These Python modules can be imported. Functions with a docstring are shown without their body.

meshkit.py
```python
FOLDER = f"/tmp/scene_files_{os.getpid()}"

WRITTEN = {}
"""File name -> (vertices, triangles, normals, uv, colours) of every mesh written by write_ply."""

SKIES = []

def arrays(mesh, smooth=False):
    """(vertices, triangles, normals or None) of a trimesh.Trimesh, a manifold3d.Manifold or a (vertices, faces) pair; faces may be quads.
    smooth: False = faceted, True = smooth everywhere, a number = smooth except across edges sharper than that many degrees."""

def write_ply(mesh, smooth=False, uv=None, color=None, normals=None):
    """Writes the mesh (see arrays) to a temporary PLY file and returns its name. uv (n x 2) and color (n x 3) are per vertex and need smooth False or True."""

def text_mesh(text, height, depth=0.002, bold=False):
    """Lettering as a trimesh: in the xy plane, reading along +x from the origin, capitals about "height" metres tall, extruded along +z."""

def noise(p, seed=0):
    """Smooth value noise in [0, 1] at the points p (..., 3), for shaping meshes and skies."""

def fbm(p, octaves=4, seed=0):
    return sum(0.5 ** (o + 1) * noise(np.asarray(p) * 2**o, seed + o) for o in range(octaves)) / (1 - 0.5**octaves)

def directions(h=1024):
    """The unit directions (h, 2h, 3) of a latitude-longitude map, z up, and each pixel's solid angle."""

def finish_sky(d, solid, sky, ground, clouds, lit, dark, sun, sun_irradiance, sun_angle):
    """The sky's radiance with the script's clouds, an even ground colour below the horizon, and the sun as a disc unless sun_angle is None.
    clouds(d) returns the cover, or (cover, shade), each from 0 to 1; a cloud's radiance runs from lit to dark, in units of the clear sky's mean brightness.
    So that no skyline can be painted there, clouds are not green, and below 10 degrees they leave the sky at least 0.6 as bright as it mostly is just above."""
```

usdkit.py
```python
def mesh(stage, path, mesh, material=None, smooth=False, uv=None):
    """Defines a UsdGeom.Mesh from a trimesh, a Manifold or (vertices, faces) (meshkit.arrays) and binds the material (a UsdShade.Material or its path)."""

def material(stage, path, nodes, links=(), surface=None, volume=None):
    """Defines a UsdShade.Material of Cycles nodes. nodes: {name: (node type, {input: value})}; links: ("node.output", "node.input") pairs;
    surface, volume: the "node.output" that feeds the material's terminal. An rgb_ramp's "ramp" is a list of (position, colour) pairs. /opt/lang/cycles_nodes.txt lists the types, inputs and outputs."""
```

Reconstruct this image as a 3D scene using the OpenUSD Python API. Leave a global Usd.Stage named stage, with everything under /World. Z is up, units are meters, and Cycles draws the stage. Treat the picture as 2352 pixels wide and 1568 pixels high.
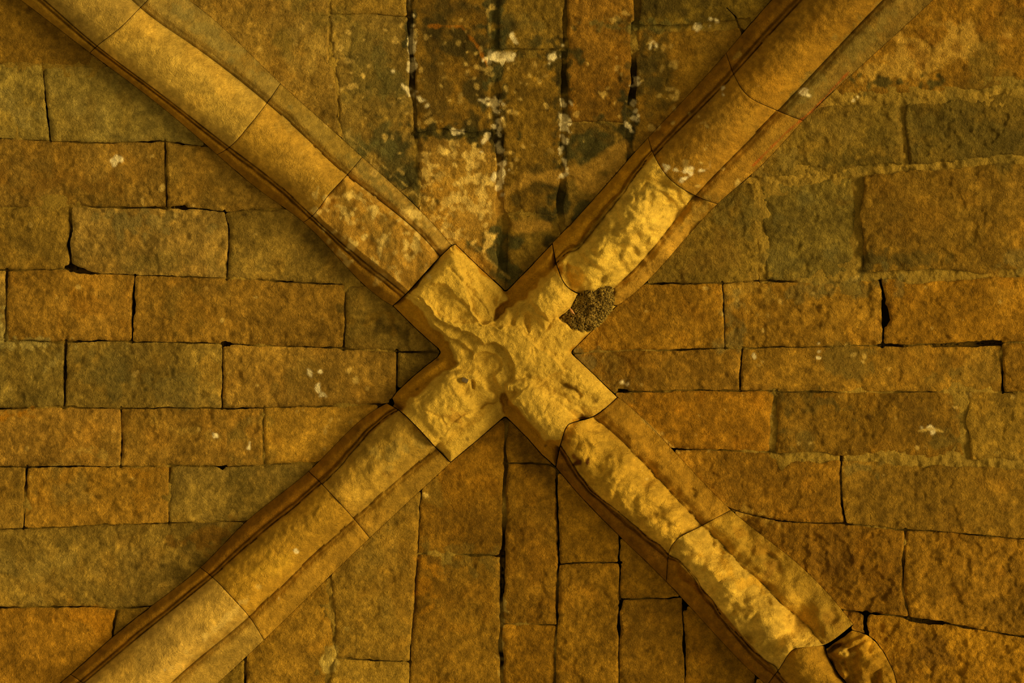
import math
import numpy as np
import trimesh
import shapely
from shapely.geometry import Polygon, LineString, MultiPolygon, Point, box
from shapely.ops import unary_union
from scipy.spatial import Delaunay, cKDTree
from scipy.ndimage import gaussian_filter, map_coordinates, distance_transform_edt
from scipy.interpolate import CubicSpline, PchipInterpolator
import usdkit
from pxr import Usd, UsdGeom, UsdLux, UsdShade, Sdf, Gf, Vt

stage = Usd.Stage.CreateInMemory()
UsdGeom.SetStageUpAxis(stage, UsdGeom.Tokens.z)
UsdGeom.SetStageMetersPerUnit(stage, 1.0)
UsdGeom.Xform.Define(stage, '/World')
UsdGeom.Scope.Define(stage, '/World/Looks')

# ------------------------------------------------------------------ camera, lights, exposure
CAMZ, DIST, FL = 1.6, 5.0, 51.0          # eye height, height of the vault above the eye, lens
F = FL / 36.0 * 2352                     # focal length in pixels of the photograph
CX, CY = 1176.0, 784.0
cam = UsdGeom.Camera.Define(stage, '/World/camera')
cam.CreateFocalLengthAttr(FL)
cam.CreateHorizontalApertureAttr(36.0)
cam.CreateVerticalApertureAttr(24.0)
cam.CreateClippingRangeAttr(Gf.Vec2f(0.05, 200))
cam.AddTranslateOp().Set(Gf.Vec3d(0, 0, CAMZ))
cam.AddRotateXOp().Set(180.0)            # looking straight up
cam.CreateExposureAttr(-0.58)

LIGHT_COL = (1.0, 0.70, 0.24)            # warm lamplight inside the vault
key = UsdLux.RectLight.Define(stage, '/World/key_light')
key.CreateWidthAttr(20.0)
key.CreateHeightAttr(20.0)
key.CreateColorAttr(Gf.Vec3f(*LIGHT_COL))
key.CreateIntensityAttr(34.0)
_kp, _kt = Gf.Vec3d(40.0, -4.0, -14.0), Gf.Vec3d(0, 0, CAMZ + DIST)
key.AddTransformOp().Set(Gf.Matrix4d().SetLookAt(_kp, _kt, Gf.Vec3d(0, 0, 1)).GetInverse())
dome = UsdLux.DomeLight.Define(stage, '/World/dome_light')
dome.CreateColorAttr(Gf.Vec3f(*LIGHT_COL))
dome.CreateIntensityAttr(0.19)

# ------------------------------------------------------------------ helpers: fields over the vault
X0, Y0, ST = -260, -220, 2
NX, NY = 1437, 1005
_cache = {}


def nf(sig, seed):
    """smooth unit-variance random field with features of about sig photograph pixels"""
    k = (sig, seed)
    if k not in _cache:
        sc = 1
        s = sig / ST
        while s / sc > 6:
            sc *= 2
        r = np.random.default_rng(1000 + seed * 37 + int(sig * 10))
        a = gaussian_filter(r.standard_normal((NY // sc + 4, NX // sc + 4)), s / sc, mode='wrap')
        a /= a.std()
        _cache[k] = (a.astype(np.float32), sc * ST)
    return _cache[k]


def ns(sig, seed, px, py):
    a, st = nf(sig, seed)
    return map_coordinates(a, [(np.asarray(py) - Y0) / st, (np.asarray(px) - X0) / st], order=1 if sig > 5 else 1, mode='grid-wrap')


def cross2(a, b):
    return a[..., 0] * b[..., 1] - a[..., 1] * b[..., 0]


def sstep(x, a, b):
    t = np.clip((x - a) / (b - a), 0, 1)
    return t * t * (3 - 2 * t)


def vault(px, py):
    """how far the vault has come down (m) at this place: two crossing barrels, softly joined at the groins"""
    X = np.abs(np.asarray(px, float) - 1160) * .0015 * .95
    Y = np.abs(np.asarray(py, float) - 808) * .0015 * 1.06
    k = .25
    m = -np.log(np.exp(-X / k) + np.exp(-Y / k)) * k
    m = np.maximum(m + k * math.log(2), 0)
    return .075 * m * m


def world(px, py, h):
    """a point of the masonry: in plan position (px, py on the vault's face), h metres proud of the web"""
    d = DIST - vault(px, py) - h
    return np.stack([(px - CX) / F * d, (py - CY) / F * d, CAMZ + d], -1)


def lin(c):
    c = np.asarray(c, float) / 255.0
    return np.where(c <= .04045, c / 12.92, ((c + .055) / 1.055) ** 2.4)


_L = np.array(LIGHT_COL) * .77


def alb(c):
    """paint colour of stone that looks like c (0-255) under the warm light"""
    return np.clip(lin(c) / _L, 0.004, .85)


# ---- stains: a colour layer with its own coverage, laid over each stone's own colour
STAIN = [(np.zeros((NY, NX, 3), np.float32), np.zeros((NY, NX), np.float32)) for _ in range(2)]      # webs, ribs
ON = (0, 1)
GX = X0 + ST * np.arange(NX)
GY = Y0 + ST * np.arange(NY)


def _over(i0, i1, j0, j1, m, col):
    m = m.astype(np.float32)
    for k in ON:
        SC, SA = STAIN[k]
        a0 = SA[i0:i1, j0:j1]
        ao = m + a0 * (1 - m)
        w = np.where(ao > 1e-5, m / np.maximum(ao, 1e-5), 0)[..., None]
        SC[i0:i1, j0:j1] = SC[i0:i1, j0:j1] * (1 - w) + np.asarray(col, np.float32) * w
        SA[i0:i1, j0:j1] = ao


def _win(x0, x1, y0, y1):
    j0, j1 = int(np.clip((x0 - X0) // ST, 0, NX)), int(np.clip((x1 - X0) // ST + 2, 0, NX))
    i0, i1 = int(np.clip((y0 - Y0) // ST, 0, NY)), int(np.clip((y1 - Y0) // ST + 2, 0, NY))
    return i0, i1, j0, j1


def blob(x, y, rx, ry, col, a=.8, rot=0, soft=.5, rag=.35, seed=0, sig=None):
    R = max(rx, ry) * 1.8 + 6
    i0, i1, j0, j1 = _win(x - R, x + R, y - R, y + R)
    if i1 <= i0 or j1 <= j0:
        return
    px, py = np.meshgrid(GX[j0:j1], GY[i0:i1])
    c, s = math.cos(math.radians(rot)), math.sin(math.radians(rot))
    dx, dy = px - x, py - y
    d = np.hypot((dx * c + dy * s) / rx, (-dx * s + dy * c) / ry)
    sg = sig or max(4, min(rx, ry) * .4)
    d = d + rag * ns(sg, 70 + seed % 5, px, py) + .5 * rag * ns(max(4, sg * .35), 75 + seed % 5, px, py)
    _over(i0, i1, j0, j1, a * (1 - sstep(d, 1 - soft, 1 + soft * .4)), alb(col))


def streak(pts, w, col, a=.8, rag=.5, seed=0):
    pts = np.asarray(pts, float)
    R = w * 2 + 6
    i0, i1, j0, j1 = _win(pts[:, 0].min() - R, pts[:, 0].max() + R, pts[:, 1].min() - R, pts[:, 1].max() + R)
    px, py = np.meshgrid(GX[j0:j1], GY[i0:i1])
    d = np.full(px.shape, 1e9)
    for (ax, ay), (bx, by) in zip(pts[:-1], pts[1:]):
        L = (bx - ax) ** 2 + (by - ay) ** 2 + 1e-9
        t = np.clip(((px - ax) * (bx - ax) + (py - ay) * (by - ay)) / L, 0, 1)
        d = np.minimum(d, np.hypot(px - ax - t * (bx - ax), py - ay - t * (by - ay)))
    d = d / (w / 2) + rag * ns(max(5, w * .6), 80 + seed % 5, px, py) + rag * .6 * ns(20, 85 + seed % 5, px, py)
    _over(i0, i1, j0, j1, a * (1 - sstep(d, .5, 1.3)), alb(col))


def colour(px, py, base, var=1.0, seed=0, layer=1):
    """vertex colours: stone's own colour, mottled, then the stains"""
    c = np.asarray(base, float)
    if c.ndim == 1:
        c = np.broadcast_to(c, (len(px), 3))
    v = .13 * ns(40, 20 + seed % 7, px, py) + .08 * ns(14, 21 + seed % 5, px, py) + .13 * ns(5, 22, px, py) + .12 * ns(2.2, 24, px, py)
    c = c * np.exp(np.clip(v * var, -.8, .8))[:, None]
    g = sstep(ns(60, 30 + seed % 3, px, py) + .7 * ns(14, 33, px, py), .2, 2.0) * .26 * var      # grey-green lichen cast
    o = sstep(ns(48, 36 + seed % 3, px, py) + .8 * ns(12, 38, px, py), .4, 2.2) * .26 * var      # rusty ochre cast
    c = c * (1 - g[:, None]) + g[:, None] * c * np.array([.84, .87, 1.25])
    c = c * (1 - o[:, None]) + o[:, None] * c * np.array([1.22, 1.02, .6])
    SC, SA = STAIN[layer]
    iy, ix = (py - Y0) / ST, (px - X0) / ST
    a = map_coordinates(SA, [iy, ix], order=1, mode='nearest')
    s = np.stack([map_coordinates(SC[..., k], [iy, ix], order=1, mode='nearest') for k in range(3)], 1)
    s = s * np.exp(np.clip(.12 * ns(5, 25, px, py) + .06 * ns(2.2, 24, px, py), -.5, .5))[:, None]
    return (c * (1 - a[:, None]) + s * a[:, None]) * np.array([(1.05, .965, .60), (.92, .865, .58)][layer])


# ------------------------------------------------------------------ prims
_names = {}


def path_for(parent, name):
    k = (parent, name)
    n = _names.get(k, 0)
    _names[k] = n + 1
    return f'{parent}/{name}' if n == 0 else f'{parent}/{name}_{n:03d}'


def cd(prim, **kw):
    for k, v in kw.items():
        prim.SetCustomDataByKey(k, v)


ORIG = {}


def xform(name, origin=(0, 0, 0), parent='/World', **kw):
    p = path_for(parent, name)
    x = UsdGeom.Xform.Define(stage, p)
    x.AddTranslateOp().Set(Gf.Vec3d(*map(float, origin)))
    ORIG[p] = np.asarray(origin, float)
    cd(x.GetPrim(), **kw)
    return p


def vnormals(v, f):
    n = np.zeros_like(v)
    fn = np.cross(v[f[:, 1]] - v[f[:, 0]], v[f[:, 2]] - v[f[:, 0]])
    for k in range(3):
        np.add.at(n, f[:, k], fn)
    return n / np.maximum(np.linalg.norm(n, axis=1, keepdims=True), 1e-12)


def put(parent, name, v, f, n, mat, tint=None, **kw):
    """one Mesh prim; vertices in world metres"""
    root = '/' + '/'.join(parent.split('/')[1:3])
    v = v - ORIG.get(root, np.zeros(3))
    p = path_for(parent, name)
    m = UsdGeom.Mesh.Define(stage, p)
    m.CreatePointsAttr(Vt.Vec3fArray.FromNumpy(np.ascontiguousarray(v, np.float32)))
    m.CreateFaceVertexCountsAttr(Vt.IntArray.FromNumpy(np.full(len(f), 3, np.int32)))
    m.CreateFaceVertexIndicesAttr(Vt.IntArray.FromNumpy(np.ascontiguousarray(f, np.int32).ravel()))
    m.CreateSubdivisionSchemeAttr('none')
    if n is not None:
        m.CreateNormalsAttr(Vt.Vec3fArray.FromNumpy(np.ascontiguousarray(n, np.float32)))
        m.SetNormalsInterpolation('vertex')
    if tint is not None:
        UsdGeom.PrimvarsAPI(m).CreatePrimvar('tint', Sdf.ValueTypeNames.Color3fArray, 'vertex').Set(Vt.Vec3fArray.FromNumpy(np.ascontiguousarray(tint, np.float32)))
    UsdShade.MaterialBindingAPI.Apply(m.GetPrim()).Bind(mat)
    cd(m.GetPrim(), **kw)
    return p


def stone_mat(name, grain=1.0, bump=.005):
    return usdkit.material(stage, '/World/Looks/' + name, {
        'tint': ('attribute', {'attribute': 'tint'}),
        'pos': ('geometry', {}),
        'n1': ('noise_texture', {'scale': 380.0, 'detail': 2.0, 'roughness': .6}),
        'n2': ('noise_texture', {'scale': 150.0, 'detail': 3.0, 'roughness': .65, 'distortion': .6}),
        'n3': ('noise_texture', {'scale': 55.0, 'detail': 3.0, 'roughness': .6, 'distortion': 1.2}),
        'r1': ('map_range', {'from_min': .3, 'from_max': .7, 'to_min': 1 - .27 * grain, 'to_max': 1 + .27 * grain}),
        'r2': ('map_range', {'from_min': .3, 'from_max': .7, 'to_min': 1 - .22 * grain, 'to_max': 1 + .22 * grain}),
        'mm': ('math', {'math_type': 'multiply'}),
        'mul': ('mix', {'mix_type': 'multiply', 'fac': 1.0}),
        'sum': ('math', {'math_type': 'multiply_add', 'value2': 1.6}),
        'sum2': ('math', {'math_type': 'multiply_add', 'value2': 1.8}),
        'b': ('bump', {'strength': .8, 'distance': bump}),
        'p': ('principled_bsdf', {'roughness': .92, 'specular_ior_level': .12}),
    }, [('pos.position', 'n1.vector'), ('pos.position', 'n2.vector'), ('pos.position', 'n3.vector'), ('n1.fac', 'r1.value'), ('n2.fac', 'r2.value'),
        ('r1.result', 'mm.value1'), ('r2.result', 'mm.value2'), ('tint.color', 'mul.color1'), ('mm.value', 'mul.color2'),
        ('mul.color', 'p.base_color'), ('n2.fac', 'sum.value1'), ('n1.fac', 'sum.value3'), ('n3.fac', 'sum2.value1'), ('sum.value', 'sum2.value3'),
        ('sum2.value', 'b.height'), ('b.normal', 'p.normal')], surface='p.BSDF')


M_WEB = stone_mat('web_stone', 1.0, .0052)
M_RIB = stone_mat('carved_stone', .7, .0040)
M_MORTAR = stone_mat('lime_mortar', .9, .004)
M_MUD = stone_mat('dry_mud', 1.3, .003)


def plain(name, col, rough=.8):
    return usdkit.material(stage, '/World/Looks/' + name, {
        'n': ('noise_texture', {'scale': 220.0, 'detail': 3.0}),
        'r': ('rgb_ramp', {'ramp': [(.3, tuple(np.array(col) * .7)), (.7, tuple(np.array(col) * 1.2))]}),
        'p': ('principled_bsdf', {'roughness': rough})}, [('n.fac', 'r.fac'), ('r.color', 'p.base_color')], surface='p.BSDF')


# ------------------------------------------------------------------ meshing
def ring_pts(poly, step):
    L = poly.exterior.length
    n = max(12, int(round(L / step)))
    return np.array([poly.exterior.interpolate(i / n, normalized=True).coords[0] for i in range(n)]) if n < 60 else \
        shapely.get_coordinates(shapely.line_interpolate_point(poly.exterior, np.arange(n) / n, normalized=True))


def ring_normals(r):
    """inward normals of a ring"""
    t = np.roll(r, -1, 0) - np.roll(r, 1, 0)
    t /= np.maximum(np.linalg.norm(t, axis=1, keepdims=True), 1e-9)
    area = .5 * np.sum(r[:, 0] * np.roll(r[:, 1], -1) - np.roll(r[:, 0], -1) * r[:, 1])
    n = np.stack([-t[:, 1], t[:, 0]], 1)
    return n if area > 0 else -n


def patch(poly, step, hfun, back=-.05, inset=3.0, wob=0.0, extra=None, seed=0, bstep=None, calm=None):
    """a stone: relief face over the outline plus its sides, going back into the wall. Returns v, f, n, px, py (pixels for colour)"""
    r = ring_pts(poly, bstep or step)
    if wob:
        nrm = ring_normals(r)
        w = wob * (.7 * ns(9, 50 + seed % 4, r[:, 0], r[:, 1]) + .6 * ns(3, 52 + seed % 4, r[:, 0], r[:, 1]))
        if calm is not None:
            w = w * sstep(calm.query(r)[0], 1, 9)
        r = r + nrm * np.maximum(w, -.5 * wob)[:, None]
    pg = Polygon(r)
    if not pg.is_valid:
        pg = poly
        r = ring_pts(poly, bstep or step)
    x0, y0, x1, y1 = pg.bounds
    gx, gy = np.meshgrid(np.arange(x0, x1 + step, step), np.arange(y0, y1 + step, step * .87))
    gx[1::2] += step * .5
    g = np.stack([gx.ravel(), gy.ravel()], 1)
    inner = pg.buffer(-.55 * step)
    g = g[shapely.contains_xy(inner, g[:, 0], g[:, 1])] if not inner.is_empty else g[:0]
    if extra is not None and len(extra):
        e = extra[shapely.contains_xy(inner, extra[:, 0], extra[:, 1])]
        g = np.vstack([g, e])
    p = np.vstack([r, g])
    tri = Delaunay(p).simplices
    c = p[tri].mean(1)
    a = cross2(p[tri[:, 1]] - p[tri[:, 0]], p[tri[:, 2]] - p[tri[:, 0]])
    ok = shapely.contains_xy(pg.buffer(.05), c[:, 0], c[:, 1]) & (np.abs(a) > 1e-3)
    tri, a = tri[ok], a[ok]
    tri[a > 0] = tri[a > 0][:, ::-1]
    d = cKDTree(r).query(p)[0]
    h = hfun(p[:, 0], p[:, 1], d)
    v = world(p[:, 0], p[:, 1], h)
    n = vnormals(v, tri)
    m = len(r)
    if back is None:
        return v, tri, n, p[:, 0], p[:, 1]
    q = r + ring_normals(r) * inset
    vs = np.vstack([v[:m], world(q[:, 0], q[:, 1], np.full(m, back))])
    i = np.arange(m)
    j = (i + 1) % m
    fs = np.vstack([np.stack([i, j, j + m], 1), np.stack([i, j + m, i + m], 1)])
    area = .5 * np.sum(r[:, 0] * np.roll(r[:, 1], -1) - np.roll(r[:, 0], -1) * r[:, 1])
    if area > 0:
        fs = fs[:, ::-1]
    nsd = vnormals(vs, fs)
    V = np.vstack([v, vs])
    return V, np.vstack([tri, fs + len(v)]), np.vstack([n, nsd]), np.concatenate([p[:, 0], r[:, 0], q[:, 0]]), np.concatenate([p[:, 1], r[:, 1], q[:, 1]])


# ------------------------------------------------------------------ the four rib arms, stations of five points A B M C D
# A foot of the edge moulding, B where the roll begins, M its middle, C where it ends, D outer edge of the flange; joints marked 1
ARMS = {
    'ul': [
        (1, (902, 702), (931, 676), (966, 638), (1010, 590), (1037, 564)),
        (0, (800, 617), (828, 592), (870, 543), (914, 494), (944, 463)),
        (1, (697, 510), (718, 495), (757, 445), (797, 402), (832, 361)),
        (0, (598, 438), (625, 411), (665, 362), (704, 318), (739, 277)),
        (1, (499, 355), (528, 337), (575, 285), (613, 237), (644, 192)),
        (0, (344, 224), (358, 206), (402, 150), (440, 103), (488, 43)),
        (1, (207, 121), (224, 105), (278, 62), (322, 18), (378, -40)),
        (0, (48, 0), (80, -20), (122, -85), (160, -146), (195, -183)),
        (1, (-150, -140), (-118, -165), (-70, -230), (-30, -290), (0, -330))],
    'ur': [
        (1, (1269, 558), (1280, 612), (1305, 660), (1370, 688), (1417, 702)),
        (0, (1365, 455), (1382, 497), (1412, 555), (1480, 592), (1520, 610)),
        (1, (1489, 316), (1503, 358), (1540, 412), (1597, 449), (1648, 468)),
        (0, (1580, 220), (1597, 264), (1634, 320), (1692, 350), (1747, 381)),
        (1, (1668, 122), (1686, 172), (1718, 220), (1786, 254), (1845, 277)),
        (0, (1772, 0), (1797, 50), (1832, 104), (1903, 130), (1950, 176)),
        (0, (1990, -215), (2012, -165), (2046, -108), (2118, -90), (2166, -22)),
        (1, (2110, -330), (2132, -280), (2166, -223), (2240, -205), (2290, -140))],
    'll': [
        (1, (889, 926), (917, 943), (952, 975), (1000, 1027), (1035, 1062)),
        (0, (795, 996), (822, 1024), (862, 1064), (905, 1108), (942, 1148)),
        (1, (709, 1082), (739, 1111), (771, 1145), (812, 1190), (849, 1235)),
        (0, (565, 1198), (600, 1229), (645, 1274), (690, 1300), (727, 1352)),
        (1, (460, 1303), (489, 1326), (537, 1376), (572, 1415), (606, 1469)),
        (0, (300, 1428), (332, 1453), (385, 1506), (448, 1518), (500, 1568)),
        (1, (162, 1548), (192, 1570), (245, 1628), (300, 1650), (360, 1690)),
        (1, (-30, 1698), (0, 1720), (53, 1778), (108, 1800), (168, 1840))],
    'lr': [
        (1, (1277, 1072), (1288, 1020), (1305, 976), (1362, 957), (1419, 912)),
        (0, (1404, 1212), (1410, 1168), (1432, 1124), (1492, 1078), (1548, 1036)),
        (1, (1530, 1335), (1536, 1270), (1553, 1240), (1612, 1207), (1679, 1171)),
        (0, (1650, 1464), (1652, 1396), (1690, 1365), (1745, 1335), (1803, 1270)),
        (1, (1762, 1572), (1786, 1541), (1827, 1489), (1888, 1482), (1960, 1434))],
}
LR_END = [
    (1, (1762, 1572), (1786, 1541), (1827, 1489), (1891, 1482), (1893, 1484)),
    (0, (1820, 1640), (1842, 1606), (1878, 1552), (1913, 1534), (1915, 1533)),
    (1, (1960, 1790), (1980, 1755), (2012, 1700), (2040, 1668), (2042, 1666))]
TK = np.array([0, .16, .46, .76, 1.0])


class Arm:
    def __init__(self, st, more=520):
        self.p = np.array([[q for q in s[1:]] for s in st], float)          # n,5,2
        st = list(st)
        if more:                                                           # further stones outside the picture
            u = self.p[-1].mean(0) - self.p[-2].mean(0)
            u = u / np.linalg.norm(u)
            for k in range(1, 3):
                self.p = np.concatenate([self.p, self.p[-1:] + u * more / 2])
                st.append((1,))
        self.s = np.concatenate([[0], np.cumsum(np.linalg.norm(np.diff(self.p.mean(1), axis=0), axis=1))])
        self.sp = PchipInterpolator(self.s, self.p, axis=0) if len(st) < 4 else CubicSpline(self.s, self.p, axis=0)
        self.j = [self.s[i] for i, q in enumerate(st) if q[0]]

    def grid(self, s, t):
        """points at all s x t"""
        P = self.sp(s)                                                     # ns,5,2
        return PchipInterpolator(TK, P, axis=1)(t)                         # ns,nt,2

    def outline(self):
        s = np.linspace(self.s[0], self.s[-1], 500)
        P = self.sp(s)
        e0 = PchipInterpolator(TK, P[:1], axis=1)(np.linspace(0, 1, 30))[0]
        e1 = PchipInterpolator(TK, P[-1:], axis=1)(np.linspace(0, 1, 30))[0]
        return Polygon(np.vstack([P[:, 0], e1, P[::-1, 4], e0[::-1]])).buffer(0)


arms = {k: Arm(v, 0 if k == 'lr' else 420) for k, v in ARMS.items()}
arm_end = Arm(LR_END, 420)

KEY = [(1037, 564), (1010, 592), (966, 638), (931, 676), (902, 702), (950, 750), (985, 782), (1006, 800), (1012, 809), (1004, 820), (976, 841), (945, 867),
       (910, 900), (900, 914), (905, 925), (913, 934), (928, 950), (950, 973), (973, 999), (1000, 1028), (1035, 1062), (1100, 1008), (1159, 957), (1163, 958), (1210, 1005),
       (1245, 1045), (1274, 1070), (1284, 1040), (1288, 1012), (1294, 992), (1305, 975), (1317, 964), (1335, 956), (1362, 957), (1380, 947), (1405, 926), (1419, 912),
       (1360, 855), (1311, 809), (1345, 775), (1390, 730), (1417, 702), (1380, 692), (1345, 682), (1331, 676), (1310, 664), (1297, 651), (1287, 635), (1279, 622), (1277, 606), (1283, 577),
       (1269, 558), (1215, 615), (1160, 671), (1154, 662), (1100, 612), (1046, 560)]
_arms = unary_union([a.outline() for a in arms.values()] + [arm_end.outline()])
_kp = Polygon(KEY).buffer(0)
_kp = _kp.union(_kp.buffer(7).intersection(unary_union([_arms, _kp]).buffer(5).buffer(-5.2)))
key_poly = _kp.difference(_arms.buffer(.5)).buffer(-.3)
key_poly = max(getattr(key_poly, 'geoms', [key_poly]), key=lambda g: g.area)
RUBBLE = [(1896, 1489), (1925, 1470), (1957, 1447), (1972, 1450), (1990, 1456), (2010, 1470), (2032, 1500), (2052, 1540), (2066, 1590), (2090, 1680), (2046, 1690), (1990, 1620), (1918, 1540), (1903, 1515)]
rubble_poly = Polygon(RUBBLE).buffer(0).difference(_arms.buffer(1.0))
rubble_poly = max(getattr(rubble_poly, 'geoms', [rubble_poly]), key=lambda g: g.area)

FRAME = box(-560, -480, 2912, 2060)       # the vault goes on beyond the picture's edge
solid = unary_union([a.outline() for a in arms.values()] + [arm_end.outline(), key_poly, rubble_poly]).buffer(6.65).buffer(-6)
webs = [g for g in FRAME.difference(solid).geoms if g.area > 40000]
webname = {}
for g in webs:
    c = g.centroid
    dx, dy = c.x - 1160, c.y - 808
    webname[('left' if dx < 0 else 'right') if abs(dx) > abs(dy) else ('top' if dy < 0 else 'bottom')] = g

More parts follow.
